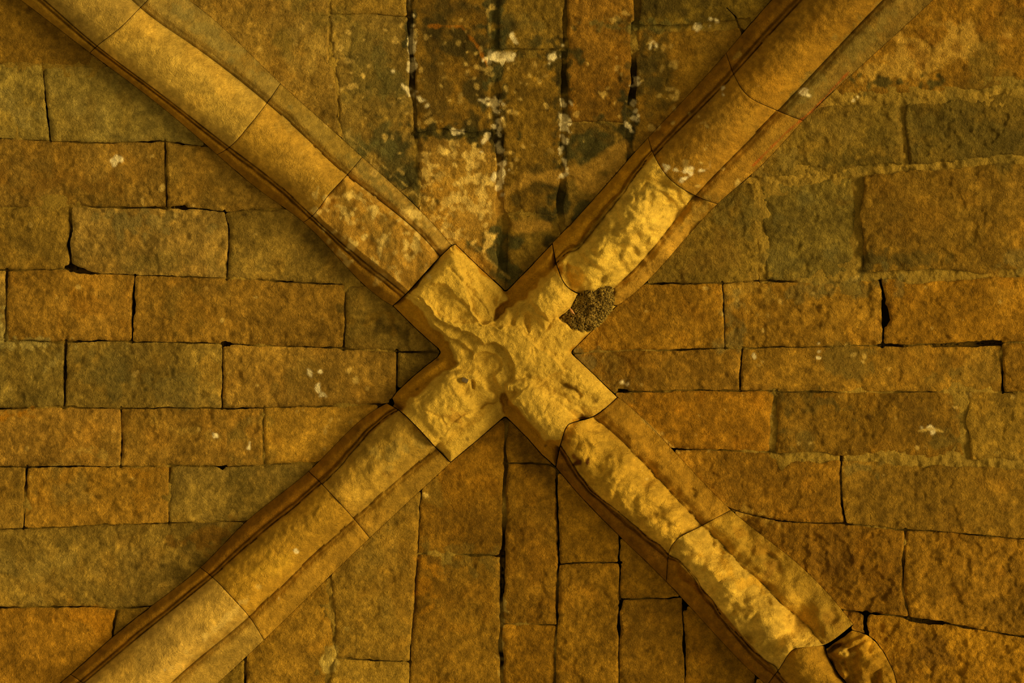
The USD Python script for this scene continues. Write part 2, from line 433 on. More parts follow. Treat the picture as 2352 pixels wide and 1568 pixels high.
# ------------------------------------------------------------------ joints of the webs: points, width (px), mortar level 0 open .. 1 flush
JOINTS = {
    'left': [
        ([(-150, 148), (0, 147), (97, 148), (245, 152), (420, 156)], 4, .6),
        ([(-150, 316), (0, 318), (117, 323), (258, 329), (372, 324), (472, 336), (600, 340)], 3, .35),
        ([(-150, 478), (0, 477), (207, 475), (430, 477), (520, 486), (640, 479), (740, 480)], 4, .5),
        ([(-150, 622), (0, 621), (100, 620), (162, 618), (213, 627), (310, 632), (523, 639), (800, 654), (930, 662)], 3.4, .2),
        ([(-150, 777), (0, 778), (90, 784), (152, 784), (310, 784), (517, 789), (792, 800), (912, 806), (1000, 808), (1100, 809)], 4, .3),
        ([(-150, 940), (0, 938), (145, 934), (275, 937), (510, 938), (603, 936), (800, 931), (873, 929), (960, 918)], 3.6, .25),
        ([(-150, 1071), (0, 1071), (275, 1071), (389, 1070), (517, 1072), (620, 1067), (760, 1060)], 3.5, .35),
        ([(-150, 1216), (0, 1214), (117, 1212), (241, 1205), (413, 1200), (568, 1197), (700, 1192)], 4, .5),
        ([(-150, 1394), (0, 1394), (207, 1392), (269, 1398), (348, 1391), (460, 1388)], 4, .4),
        ([(97, 148), (103, 195), (107, 245), (117, 323)], 5, .1),
        ([(379, 324), (382, 400), (384, 477)], 3, .5),
        ([(161, 476), (164, 520), (160, 560), (163, 620)], 8, .3),
        ([(517, 486), (525, 520), (525, 580), (521, 640)], 4, .0),
        ([(16, 620), (14, 700), (12, 780)], 4, .1),
        ([(310, 632), (308, 700), (305, 784)], 5, .0),
        ([(794, 655), (793, 730), (789, 800)], 4, .2),
        ([(152, 784), (150, 860), (147, 934)], 5, .05),
        ([(511, 789), (511, 860), (510, 938)], 3.5, .4),
        ([(913, 806), (912, 850), (911, 900), (909, 940)], 4, .1),
        ([(279, 937), (279, 1000), (277, 1071)], 3.5, .15),
        ([(607, 936), (605, 1000), (608, 1067)], 3, .85),
        ([(63, 1071), (59, 1140), (54, 1213)], 4, .2),
        ([(390, 1070), (389, 1130), (388, 1201)], 4, .4),
        ([(269, 1398), (262, 1440), (254, 1490)], 5, .4)],
    'right': [
        ([(1860, 234), (1920, 229), (2065, 229), (2200, 220), (2352, 196), (2502, 170)], 18, 1),
        ([(1640, 425), (1724, 416), (1890, 411), (1985, 392), (2150, 381), (2352, 367), (2502, 352)], 16, 1),
        ([(2072, 229), (2074, 300), (2081, 360), (2080, 390)], 15, .95),
        ([(1440, 654), (1505, 652), (1662, 649), (1765, 644), (1896, 651), (1970, 645)], 4, .4),
        ([(1890, 648), (1975, 633), (2090, 634), (2241, 633), (2352, 627), (2502, 622)], 20, 1),
        ([(1738, 416), (1744, 520), (1752, 646)], 14, .95),
        ([(1968, 400), (1970, 470), (1971, 560), (1974, 636)], 16, .95),
        ([(1290, 812), (1400, 806), (1552, 802), (1705, 799), (1850, 796), (2024, 794)], 4, .4),
        ([(2020, 794), (2150, 792), (2299, 787), (2420, 785), (2502, 784)], 6, 0),
        ([(1661, 649), (1662, 720), (1665, 799)], 4, .3),
        ([(2022, 648), (2030, 690), (2029, 735), (2025, 794)], 6, .15),
        ([(1390, 902), (1480, 899), (1565, 897), (1752, 896), (1800, 900), (2034, 899), (2299, 900), (2502, 899)], 4, .45),
        ([(1705, 800), (1701, 850), (1702, 896)], 4, .1),
        ([(2301, 788), (2302, 850), (2304, 900)], 6, .1),
        ([(1540, 1030), (1580, 1033), (1772, 1037), (1817, 1046)], 4, .3),
        ([(1800, 1046), (1900, 1048), (2010, 1056), (2241, 1060), (2352, 1062), (2502, 1062)], 22, 1),
        ([(1780, 896), (1779, 960), (1778, 1040)], 13, .95),
        ([(2214, 900), (2216, 980), (2224, 1055)], 15, .95),
        ([(1660, 1160), (1700, 1176), (1793, 1196), (1869, 1200), (1943, 1202), (2079, 1216), (2155, 1219), (2352, 1238), (2502, 1252)], 4, .4),
        ([(1932, 1050), (1931, 1100), (1935, 1166), (1943, 1202)], 6, .4),
        ([(1900, 1396), (1932, 1400), (1996, 1408), (2062, 1414), (2110, 1424), (2165, 1430), (2310, 1456), (2400, 1466), (2502, 1476)], 5, .2),
        ([(2080, 1217), (2075, 1280), (2073, 1345), (2088, 1418)], 6, .5),
        ([(1988, 1406), (1986, 1430), (1990, 1462)], 8, 0)],
    'top': [
        ([(764, -130), (757, 0), (757, 120), (775, 190), (780, 300), (790, 340)], 6, .9),
        ([(936, -130), (940, 0), (947, 170), (955, 300), (957, 400), (955, 500)], 13, .6),
        ([(1140, -130), (1136, 0), (1138, 120), (1138, 250), (1146, 340), (1148, 430), (1152, 560), (1156, 680)], 18, .62),
        ([(1305, -130), (1300, 0), (1298, 100), (1293, 160), (1296, 260), (1290, 400), (1290, 470), (1294, 560)], 13, .58),
        ([(1466, -130), (1460, 0), (1456, 150), (1448, 280), (1442, 400)], 14, .62),
        ([(740, 34), (850, 32), (941, 40)], 3, .7),
        ([(948, 305), (1040, 310), (1146, 308)], 16, .5),
        ([(1138, 116), (1220, 112), (1298, 116)], 6, .6),
        ([(1150, 492), (1180, 491), (1292, 492)], 3.5, .5),
        ([(1293, 281), (1370, 281), (1450, 283)], 4, .5),
        ([(1455, 62), (1560, 64), (1680, 56), (1720, 50)], 20, .9),
        ([(1672, 20), (1690, 40), (1705, 80)], 5, .4)],
    'bottom': [
        ([(1163, 940), (1162, 1028), (1159, 1166), (1155, 1300), (1153, 1400), (1153, 1568), (1153, 1698)], 8, .42),
        ([(1278, 1060), (1278, 1093), (1280, 1180), (1284, 1269), (1279, 1407), (1275, 1568), (1274, 1698)], 5.5, .2),
        ([(1422, 1200), (1423, 1300), (1423, 1372), (1420, 1476), (1422, 1568), (1424, 1698)], 4, .3),
        ([(1567, 1365), (1570, 1440), (1574, 1568), (1576, 1698)], 6, .2),
        ([(970, 1100), (967, 1135), (961, 1269), (948, 1420), (940, 1568), (934, 1698)], 3.5, .25),
        ([(758, 1300), (758, 1340), (764, 1420), (768, 1500), (752, 1568), (745, 1698)], 11, 1),
        ([(566, 1480), (565, 1520), (562, 1568), (556, 1698)], 5, .05),
        ([(961, 1269), (1050, 1273), (1155, 1276)], 5, .05),
        ([(1160, 1064), (1220, 1064), (1262, 1068), (1282, 1078)], 4, .2),
        ([(1153, 1431), (1210, 1432), (1278, 1436)], 3.5, .3),
        ([(1284, 1296), (1340, 1291), (1424, 1291)], 4, .25),
        ([(1424, 1376), (1500, 1374), (1570, 1371)], 5, .3),
        ([(770, 1512), (850, 1515), (942, 1519)], 4, .2),
        ([(1733, 1520), (1735, 1560), (1738, 1698)], 4, .2)],
}
# joints outside the picture
OUTER = {
    'left': [([(-600, -22), (-60, -24)], 4, .4), ([(-600, -190), (-220, -192)], 4, .4), ([(-600, 1590), (60, 1592)], 4, .4), ([(-600, 1780), (-150, 1782)], 4, .4)] +
            [([(x, a), (x + 2, b)], 4, .3) for x, a, b in ((-250, -22, 148), (-420, -190, -22), (-160, 148, 316), (-330, 318, 477), (-190, 478, 621), (-300, 622, 777), (-170, 777, 940), (-340, 940, 1071), (-230, 1071, 1215), (-290, 1215, 1394), (-180, 1394, 1590), (-380, 1590, 1780))],
    'right': [([(2180, -24), (2960, -34)], 5, .6), ([(2380, -210), (2960, -216)], 5, .6), ([(2120, 1668), (2960, 1700)], 5, .4), ([(2300, 1860), (2960, 1880)], 5, .4)] +
             [([(x, a), (x + 2, b)], 6, .5) for x, a, b in ((2560, -28, 160), (2480, 170, 348), (2600, 352, 615), (2540, 620, 785), (2640, 784, 899), (2520, 899, 1062), (2600, 1062, 1262), (2490, 1254, 1476), (2560, 1480, 1680), (2640, 1690, 1870))],
    'top': [([(a, y), (b, y + 2)], 5, .6) for a, b, y in ((580, 764, -60), (764, 936, -150), (936, 1140, -90), (1140, 1305, -170), (1305, 1466, -80), (1466, 1700, -140), (400, 764, -260), (764, 936, -350), (936, 1140, -300), (1140, 1305, -390), (1305, 1466, -290), (1466, 1900, -320))] + [([(560, -500), (566, -120)], 5, .6), ([(1700, -500), (1690, -60)], 5, .6)],
    'bottom': [([(a, y), (b, y + 2)], 5, .3) for a, b, y in ((400, 556, 1700), (556, 745, 1640), (745, 934, 1720), (934, 1153, 1620), (1153, 1274, 1700), (1274, 1424, 1640), (1424, 1576, 1690), (1576, 1738, 1650), (300, 556, 1880), (556, 745, 1850), (745, 934, 1930), (934, 1153, 1840), (1153, 1274, 1910), (1274, 1424, 1850), (1424, 1576, 1900), (1576, 1738, 1860))]}
# wide open gaps
GAPS = {'right': [[(2062, 1413), (2090, 1417), (2165, 1427), (2166, 1433), (2130, 1432), (2090, 1425)], [(2140, 790), (2220, 786), (2300, 782), (2300, 793), (2220, 795), (2140, 796)],
                  [(1970, 1403), (1998, 1409), (1991, 1418), (1988, 1450), (1984, 1446), (1987, 1414)], [(2026, 690), (2040, 712), (2044, 735), (2036, 748), (2026, 752)], [(1420, 893), (1440, 896), (1420, 900)]],
        'left': [[(395, 474), (425, 472), (432, 479), (420, 481)], [(150, 612), (164, 606), (185, 616), (214, 628), (175, 626)], [(896, 917), (916, 934), (912, 937), (894, 925)],
                 [(500, 1072), (520, 1068), (512, 1078)], [(512, 786), (530, 787), (528, 794), (514, 794)]],
        
        'bottom': [[(1150, 1265), (1160, 1265), (1158, 1360), (1149, 1370)], [(1566, 1366), (1580, 1380), (1576, 1400), (1570, 1400)], [(1420, 1390), (1432, 1374), (1426, 1400)]]}

# stones' own colours: nearest seed inside the stone; x, y, colour, roughness
SEEDS = {
    'left': [(60, 75, (108, 74, 14), 1), (45, 235, (112, 90, 32), 1), (220, 235, (112, 91, 34), .7), (190, 400, (118, 84, 23), 1), (450, 410, (124, 90, 27), 1), (75, 545, (112, 82, 22), 1), (345, 555, (128, 96, 35), 1.2),
             (640, 560, (110, 83, 26), .8), (4, 700, (120, 90, 30), 1), (160, 705, (120, 82, 19), 1), (550, 715, (114, 78, 18), 1.1), (850, 730, (100, 75, 22), .9), (70, 860, (106, 83, 28), 1.2), (330, 860, (103, 78, 24), 1),
             (700, 870, (119, 84, 23), 1), (950, 830, (96, 72, 20), 1), (140, 1005, (127, 88, 24), 1), (440, 1000, (122, 85, 22), 1.2), (700, 990, (142, 99, 23), .4), (25, 1140, (118, 84, 22), 1), (220, 1140, (125, 85, 18), 1),
             (500, 1130, (114, 87, 28), 1), (270, 1290, (113, 85, 26), 1.1), (130, 1480, (132, 86, 14), .8), (290, 1420, (106, 74, 15), 1)],
    'right': [(2250, 60, (116, 78, 15), .8), (1980, 300, (97, 75, 23), 1), (2200, 290, (90, 69, 20), 1.2), (1680, 540, (100, 76, 22), 1), (1850, 520, (103, 84, 31), 1), (2160, 500, (106, 75, 18), 1), (1540, 720, (135, 91, 18), 1),
              (1850, 710, (126, 87, 20), 1.3), (2200, 710, (132, 87, 14), 1), (1550, 850, (116, 79, 18), 1.2), (2000, 850, (124, 86, 20), .8), (2330, 840, (106, 71, 13), 1.2), (1630, 960, (137, 88, 13), .6),
              (2000, 970, (107, 73, 14), 1), (2290, 980, (125, 92, 26), 1), (1760, 1110, (120, 79, 14), 1.1), (2150, 1130, (118, 83, 20), .9), (1950, 1300, (110, 71, 10), 1.7), (2200, 1320, (127, 85, 16), 1.3), (2200, 1530, (132, 87, 12), 1.5)],
    'top': [(650, 60, (128, 94, 30), .9), (850, 10, (122, 89, 25), .9), (850, 200, (108, 82, 27), .9), (1040, 150, (94, 65, 13), 1), (1220, 50, (108, 79, 20), 1), (1220, 300, (108, 76, 16), 1), (1380, 150, (107, 69, 12), 1),
            (1550, 20, (92, 68, 15), 1), (1540, 160, (110, 76, 16), 1), (1040, 420, (138, 98, 28), 1), (1220, 400, (112, 80, 20), .9), (1370, 350, (108, 80, 23), 1), (1220, 560, (104, 78, 20), .9), (1690, 20, (90, 68, 16), .8)],
    'bottom': [(1070, 1140, (116, 77, 13), .8), (860, 1380, (122, 89, 26), .9), (1050, 1420, (116, 80, 17), 1), (1220, 1250, (118, 79, 14), 1.1), (1220, 1500, (125, 82, 12), 1), (1340, 1200, (130, 87, 14), .7), (1350, 1430, (122, 82, 14), 1.2),
               (1470, 1290, (114, 76, 11), .6), (1490, 1450, (120, 80, 14), 1), (1620, 1480, (120, 79, 10), .6), (680, 1480, (128, 90, 22), .9), (840, 1545, (132, 98, 30), .8), (1200, 1030, (104, 70, 12), 1), (530, 1550, (112, 84, 24), 1)]}

# ------------------------------------------------------------------ stains and marks
DK, GG, BF, FL_, RU = (56, 42, 10), (100, 90, 46), (150, 108, 34), (212, 178, 112), (135, 84, 12)
WEBSTAINS = [
        (1085, 110, 50, 90, -25, .75, DK), (1100, 225, 38, 70, 10, .7, DK), (1050, 308, 100, 18, 2, .8, (52, 42, 12)), (990, 80, 30, 70, 0, .5, DK), (1000, 230, 40, 60, 0, .45, DK), (1140, 60, 20, 130, 0, .7, (58, 50, 18)), (1145, 300, 14, 60, 0, .7, DK),
        (1290, 170, 18, 70, 0, .7, DK), (1250, 128, 60, 22, 0, .75, (60, 48, 14)), (1290, 260, 16, 80, 0, .6, DK), (1350, 320, 62, 40, 0, .75, (60, 50, 16)), (1445, 330, 22, 80, 0, .85, (50, 42, 14)), (1290, 470, 30, 70, 0, .75, (58, 48, 16)),
        (1335, 490, 40, 45, 20, .7, (62, 52, 18)), (1245, 420, 45, 28, 0, .5, DK), (1150, 585, 32, 60, -10, .7, (62, 54, 20)), (1175, 630, 26, 40, -30, .75, (64, 54, 18)), (1240, 520, 40, 30, 0, .4, DK), (930, 390, 34, 90, -8, .7, (58, 48, 16)), (880, 330, 40, 70, -20, .6, (62, 52, 18)),
        (895, 190, 34, 80, -12, .6, (78, 66, 24)), (830, 120, 50, 100, 0, .45, (84, 70, 24)), (700, 30, 70, 40, 30, .4, (88, 74, 24)), (690, 75, 40, 40, 0, .45, (92, 74, 22)), (800, 330, 40, 70, -40, .55, (92, 80, 32)), (942, 60, 12, 60, 0, .8, (56, 46, 16)), (1520, 20, 60, 30, 0, .5, DK),
        (1500, 120, 40, 100, 10, .6, (66, 50, 12)), (1480, 200, 30, 80, 0, .6, (66, 50, 14)), (1500, 60, 80, 12, 0, .6, (84, 72, 26)), (1050, 20, 90, 30, 0, .35, DK), (1200, 40, 50, 50, 0, .35, (84, 70, 26)), (1220, 170, 50, 60, 0, .4, (84, 62, 16)), (1380, 240, 60, 40, 0, .25, DK),
        (710, 140, 42, 50, 20, .5, (148, 112, 40)), (720, 60, 40, 26, 0, .4, (140, 106, 40)), (1585, 130, 50, 60, 0, .6, (136, 94, 20)), (1560, 210, 60, 30, -40, .5, (120, 82, 16)),
        # right web
        (2130, 120, 150, 40, -6, .85, (166, 120, 38)), (2060, 160, 100, 26, -12, .8, (160, 116, 36)), (2240, 60, 90, 40, -20, .5, (112, 68, 8)), (2010, 188, 55, 14, 4, .75, (74, 58, 16)), (2135, 190, 36, 14, 0, .8, (74, 58, 16)), (2300, 130, 60, 60, 0, .5, (92, 72, 20)), (2330, 40, 40, 40, 0, .4, (84, 62, 14)),
        (2010, 310, 80, 50, 0, .4, (80, 62, 16)), (1960, 370, 60, 20, 0, .4, (72, 56, 14)), (2240, 300, 110, 60, 0, .4, (74, 58, 16)), (2100, 290, 24, 50, 0, .4, (80, 62, 18)), (1900, 290, 40, 40, 0, .4, (120, 90, 28)), (1700, 500, 40, 60, 0, .5, (82, 66, 22)), (1760, 380, 60, 26, -10, .5, (120, 92, 32)), (1640, 590, 60, 40, 0, .4, (120, 84, 22)),
        (2010, 600, 40, 22, 0, .65, (70, 54, 16)), (2080, 600, 90, 16, 0, .5, (74, 56, 14)), (1790, 600, 40, 30, 0, .5, (84, 68, 24)), (1890, 500, 60, 50, 0, .3, (92, 80, 36)), (2080, 450, 100, 40, 0, .4, (92, 60, 8)), (2280, 560, 80, 60, 0, .35, (86, 64, 14)), (2330, 600, 40, 22, 0, .5, (110, 88, 34)),
        (1730, 690, 42, 34, 0, .55, (150, 108, 30)), (1680, 740, 24, 60, 0, .5, (104, 84, 34)), (1880, 665, 70, 22, 0, .55, (86, 70, 26)), (1985, 660, 34, 18, 0, .6, (76, 62, 22)), (1800, 760, 60, 30, 0, .3, (112, 72, 10)), (2060, 655, 20, 26, 0, .5, (94, 78, 32)), (2300, 670, 60, 26, 0, .5, (150, 102, 22)), (2250, 740, 80, 30, 0, .3, (144, 94, 14)),
        (1950, 830, 60, 30, 0, .55, (84, 66, 20)), (1540, 870, 60, 30, 0, .35, (92, 62, 10)), (2250, 850, 60, 50, 0, .3, (126, 94, 28)), (1840, 940, 60, 34, 20, .55, (76, 58, 16)), (1900, 920, 40, 14, 20, .5, (70, 54, 14)), (2180, 960, 30, 60, 0, .5, (88, 70, 22)), (1830, 1010, 30, 30, 0, .4, (86, 70, 24)), (1330, 830, 26, 30, 40, .6, (90, 76, 34)), (1400, 870, 50, 30, 30, .4, (92, 68, 18)),
        (1960, 1075, 50, 14, 0, .5, (92, 76, 28)), (1990, 1330, 60, 60, 20, .4, (90, 54, 6)), (1870, 1250, 60, 40, 20, .35, (88, 54, 8)), (1965, 1340, 30, 40, 10, .5, (138, 90, 14)), (2330, 1050, 30, 10, 0, .4, (150, 112, 36)), (1720, 1180, 50, 12, 20, .7, (150, 108, 30)), (2150, 1490, 30, 50, 0, .5, (84, 52, 8)), (2090, 1530, 24, 40, 20, .45, (90, 56, 8)), (2250, 1470, 110, 12, 8, .4, (152, 102, 16)),
        # left web
        (60, 100, 140, 60, 20, .35, (84, 56, 10)), (30, 250, 70, 22, 18, .5, (132, 106, 44)), (40, 210, 50, 14, 16, .4, (82, 66, 24)), (380, 250, 80, 30, 30, .4, (96, 78, 28)), (130, 420, 120, 26, 0, .35, (112, 70, 10)), (240, 440, 60, 20, 0, .4, (88, 62, 14)), (330, 510, 100, 20, 0, .45, (104, 88, 38)), (420, 600, 100, 20, 0, .4, (92, 72, 22)),
        (210, 700, 50, 50, 0, .4, (132, 82, 10)), (420, 690, 60, 40, 0, .4, (96, 72, 20)), (470, 720, 50, 40, 20, .4, (134, 88, 16)), (900, 760, 80, 14, 20, .6, (72, 52, 12)), (880, 740, 70, 20, 0, .35, (130, 88, 14)), (250, 850, 80, 40, 0, .5, (84, 68, 24)), (380, 890, 90, 30, 10, .45, (78, 64, 24)), (480, 840, 26, 60, 0, .4, (128, 86, 16)),
        (700, 860, 40, 40, 0, .4, (96, 72, 20)), (40, 950, 45, 9, -14, .8, (150, 92, 8)), (300, 1000, 50, 40, 0, .3, (120, 86, 22)), (560, 1010, 40, 60, 0, .5, (104, 80, 24)), (310, 1110, 60, 40, 0, .5, (138, 88, 10)), (150, 1110, 50, 30, 0, .3, (104, 86, 34)), (590, 1090, 60, 20, -20, .5, (84, 64, 18)), (560, 1130, 40, 14, -20, .5, (84, 62, 16)),
        (440, 1270, 70, 30, -32, .6, (78, 56, 13)), (360, 1330, 60, 20, -25, .55, (80, 58, 14)), (480, 1230, 60, 26, -20, .5, (110, 68, 8)), (160, 1240, 24, 12, -30, .5, (84, 64, 18)), (60, 1300, 90, 40, 0, .3, (126, 100, 38)), (210, 1440, 60, 40, 20, .5, (150, 92, 8)), (60, 1540, 90, 40, 0, .4, (100, 64, 8)),
        (60, 788, 80, 10, 2, .8, (150, 120, 50)), (5, 760, 12, 40, 0, .7, (150, 122, 52)), (115, 840, 30, 6, -40, .5, (150, 120, 50)), (235, 1050, 40, 10, 20, .5, (156, 118, 40)), (430, 990, 60, 12, 10, .35, (150, 112, 36)),
        # bottom web
        (1080, 1120, 70, 60, 0, .3, (126, 80, 8)), (1000, 1120, 30, 60, 0, .4, (100, 78, 22)), (1070, 1290, 70, 24, 0, .5, (88, 68, 20)), (975, 1340, 22, 60, 0, .6, (146, 92, 10)), (980, 1255, 20, 16, 0, .5, (98, 78, 24)), (1230, 1060, 40, 30, 0, .45, (84, 54, 8)), (880, 1300, 60, 90, 0, .25, (130, 98, 32)), (1190, 1290, 24, 40, 0, .4, (104, 66, 8)),
        (1360, 1180, 40, 60, 0, .3, (136, 92, 16)), (770, 1500, 24, 30, 0, .9, (166, 130, 50)), (1153, 1460, 6, 60, 0, .8, (176, 138, 56)),
        ]
RIBSTAINS = [
        (1300, 1030, 10, 14, 0, .5, (110, 54, 6)), (1332, 1060, 14, 6, -10, .9, (64, 26, 4)), (1320, 1046, 8, 10, 0, .6, (96, 44, 4)), (1320, 895, 44, 7, 32, .75, (100, 66, 12)), (1290, 872, 16, 6, 40, .6, (108, 70, 12)), (1262, 882, 14, 6, 60, .4, (120, 78, 12)), (1036, 957, 20, 14, 0, .45, (140, 82, 8)),
        (870, 540, 70, 26, 42, .35, (98, 78, 26)), (800, 470, 40, 30, 40, .35, (100, 78, 24)), (850, 410, 60, 14, 42, .5, (92, 76, 28)), (940, 490, 60, 12, 42, .45, (96, 76, 26)), (490, 90, 120, 20, 38, .5, (112, 92, 38)), (600, 150, 40, 20, 38, .4, (136, 92, 20)), (720, 290, 60, 26, 42, .35, (118, 92, 32)), (900, 420, 60, 10, 42, .5, (160, 118, 40)),
        (1980, 80, 90, 20, -44, .45, (112, 88, 30)), (1850, 210, 70, 18, -44, .5, (108, 86, 30)), (1640, 150, 30, 8, -44, .5, (98, 62, 8)), (1690, 130, 20, 6, -44, .5, (162, 120, 40)), (1610, 480, 40, 14, -44, .4, (112, 88, 30)), (1560, 400, 40, 30, 40, .35, (110, 72, 12)),
        (1600, 1060, 40, 80, 40, .0, BF), (1470, 1030, 60, 26, 40, .35, (128, 82, 12)), (1570, 1090, 50, 26, 40, .3, (122, 78, 10)), (1640, 1300, 26, 20, 30, .5, (190, 128, 20)), (1720, 1340, 30, 18, 30, .5, (188, 128, 22)), (1745, 1260, 60, 16, 48, .55, (132, 84, 12)), (1770, 1300, 12, 14, 0, .6, (108, 66, 10)), (1900, 1420, 20, 20, 0, .4, (108, 66, 10)),
        (640, 1290, 40, 30, -42, .35, (188, 136, 30)), (500, 1440, 110, 8, -42, .5, (196, 150, 62)), (470, 1500, 90, 7, -42, .5, (138, 92, 18)), (560, 1440, 40, 6, -42, .4, (140, 96, 22)), (890, 1040, 30, 20, 0, .35, (118, 96, 38)), (960, 1020, 26, 16, 0, .4, (132, 104, 38)), (900, 1090, 14, 10, 0, .4, (122, 78, 14)), (640, 1050, 20, 10, 0, .3, BF)]
RIB0 = len(WEBSTAINS)
for k, (x, y, rx, ry, rot, a, col) in enumerate(WEBSTAINS + RIBSTAINS):
    ON = (1,) if k >= RIB0 else (0,)
    blob(x, y, rx, ry, col, min(.95, a * 1.3) if sum(col) < 150 else a, rot, soft=.55, rag=.5, seed=k)
ON = (0,)
# buff repair smeared over the joints
for k, (pts, w) in enumerate([([(1085, 455), (1150, 450), (1220, 410), (1290, 398), (1340, 400), (1400, 370), (1430, 330)], 30), ([(1340, 410), (1400, 420), (1420, 380)], 40), ([(1080, 500), (1140, 470)], 50), ([(1190, 520), (1260, 515)], 24)]):
    streak(pts, w, (148, 104, 30), .85, .35, k)
ON = (0, 1)
# lime runs and bird lime
for k, (x, y, rx, ry) in enumerate([(1133, 238, 10, 18), (1139, 262, 5, 20), (1148, 300, 4, 28), (1145, 395, 9, 20), (1146, 428, 5, 14), (1297, 240, 7, 12), (1296, 280, 9, 18), (1294, 315, 6, 28), (1300, 380, 5, 12), (1290, 405, 6, 10), (1284, 122, 16, 8), (1268, 134, 8, 7), (1134, 132, 11, 9), (1170, 130, 7, 7),
                                    (1177, 88, 9, 6), (1458, 187, 8, 6), (1457, 237, 5, 5), (1453, 262, 7, 8), (1467, 274, 8, 7), (1445, 290, 7, 5), (1122, 318, 14, 6), (1050, 300, 8, 5), (940, 15, 5, 14), (945, 90, 5, 30), (948, 150, 5, 30), (955, 220, 6, 40), (1505, 100, 6, 10), (1600, 62, 10, 8), (1640, 55, 8, 7),
                                    (742, 902, 13, 6), (706, 857, 6, 5), (735, 853, 7, 4), (270, 368, 9, 6), (285, 440, 6, 4), (490, 996, 8, 3), (496, 1004, 4, 3), (682, 1264, 6, 6), (573, 1025, 3, 5), (2140, 989, 12, 6), (1880, 806, 5, 10), (1733, 818, 4, 8), (1660, 205, 4, 4), (1584, 397, 9, 9), (1550, 393, 7, 6), (1530, 384, 9, 6),
                                    (1618, 392, 5, 5), (1574, 410, 8, 4), (1630, 375, 4, 8), (1735, 195, 4, 3), (1850, 215, 12, 5), (1440, 845, 3, 5), (1960, 230, 5, 3), (1970, 224, 4, 3), (1432, 878, 6, 5), (640, 1372, 3, 7), (380, 1535, 6, 3), (2020, 1480, 3, 3), (1850, 440, 4, 4)]):
    blob(x, y, rx, ry, FL_, .8, 25 * (k % 5) - 50 if rx > 5 else 0, soft=.5, rag=.7, seed=k, sig=4)
streak([(2110, 990), (2140, 984), (2165, 991)], 5, (180, 138, 54), .7)
streak([(1118, 20), (1128, 80), (1118, 140)], 5, (150, 116, 46), .5)
streak([(985, 60), (1060, 60), (1100, 110), (1120, 150)], 8, (150, 84, 8), .6, .4, 2)
streak([(1730, 380), (1800, 310), (1870, 250), (1950, 165)], 4, (150, 62, 10), .65, .3, 1)          # thin red line along the rib
streak([(1440, 930), (1500, 985), (1560, 1040)], 4, (180, 138, 52), .6, .3, 2)
streak([(1170, 640), (1110, 585), (1050, 530), (960, 450), (880, 380), (800, 312)], 4, (168, 130, 52), .5, .4, 3)
rg = np.random.default_rng(7)
for (x0, x1, y0, y1, n, s0, s1, a) in [(960, 1140, 330, 560, 110, 2.5, 8, .6), (1150, 1290, 140, 400, 40, 1.5, 4.5, .36), (1300, 1440, 20, 400, 40, 1.5, 4.5, .32), (715, 1010, 430, 640, 110, 2.5, 8, .6), (900, 1130, 10, 300, 70, 1.5, 5, .34), (1450, 1560, 60, 300, 26, 1.5, 4.5, .36),
                                       (790, 930, 60, 420, 34, 2, 5, .45), (1500, 1700, 250, 450, 22, 2, 4.5, .5), (800, 1000, 380, 520, 26, 2.5, 6, .5), (20, 900, 200, 1100, 60, 1.6, 4, .45), (1450, 2330, 620, 1100, 60, 1.6, 4, .4), (560, 800, 0, 330, 24, 2, 4, .35), (740, 1000, 960, 1150, 26, 2, 5, .4)]:
    ON = (1,) if x0 in (715, 1500) else (0, 1) if x0 in (800, 20, 1450) else (0,)
    for _ in range(n):
        r = rg.uniform(s0, s1)
        blob(rg.uniform(x0, x1), rg.uniform(y0, y1), r * rg.uniform(.8, 1.8), r, (192, 148, 62), min(.95, a * rg.uniform(.5, 1.7)), rg.uniform(0, 180), soft=.6, rag=.8, seed=int(rg.integers(99)), sig=5)
ON = (0, 1)
for _ in range(170):                                                # dark specks
    r = rg.uniform(1.5, 3.5)
    blob(rg.uniform(0, 2352), rg.uniform(0, 1568), r * rg.uniform(.8, 2), r, (60, 40, 10), rg.uniform(.3, .7), rg.uniform(0, 180), soft=.5, rag=.4, seed=int(rg.integers(99)), sig=5)

# ------------------------------------------------------------------ ceiling: four webs of coursed stone
ceiling = xform('ceiling', (0, 0, CAMZ + DIST), kind='structure', label='rib vaulted ceiling of coursed ochre sandstone blocks seen from straight below')
BACK = -.060
core = shapely.geometry.box(-620, -540, 2980, 2120)
v, f, n, px, py = patch(core, 40, lambda px, py, d: np.full(len(px), -.066), back=-.30, inset=0.0)
put(ceiling, 'vault_core', v, f, n, M_MORTAR, np.tile(np.array(alb((132, 100, 36))) * .12, (len(px), 1)), label='sooty rubble core behind the facing stones')
WEBLAB = {'left': 'left web of the vault, horizontal courses of sandstone', 'right': 'right web of the vault, large blocks with wide mortar joints', 'top': 'upper web of the vault, upright courses stained dark with white lime runs', 'bottom': 'lower web of the vault, upright courses of brown sandstone'}
jr = np.random.default_rng(11)
_sb = np.vstack([shapely.get_coordinates(g.exterior.segmentize(2.0)) for g in getattr(solid, 'geoms', [solid])])
rib_edge = cKDTree(_sb)
VIEW = box(-30, -30, 2382, 1598)
sid = 0
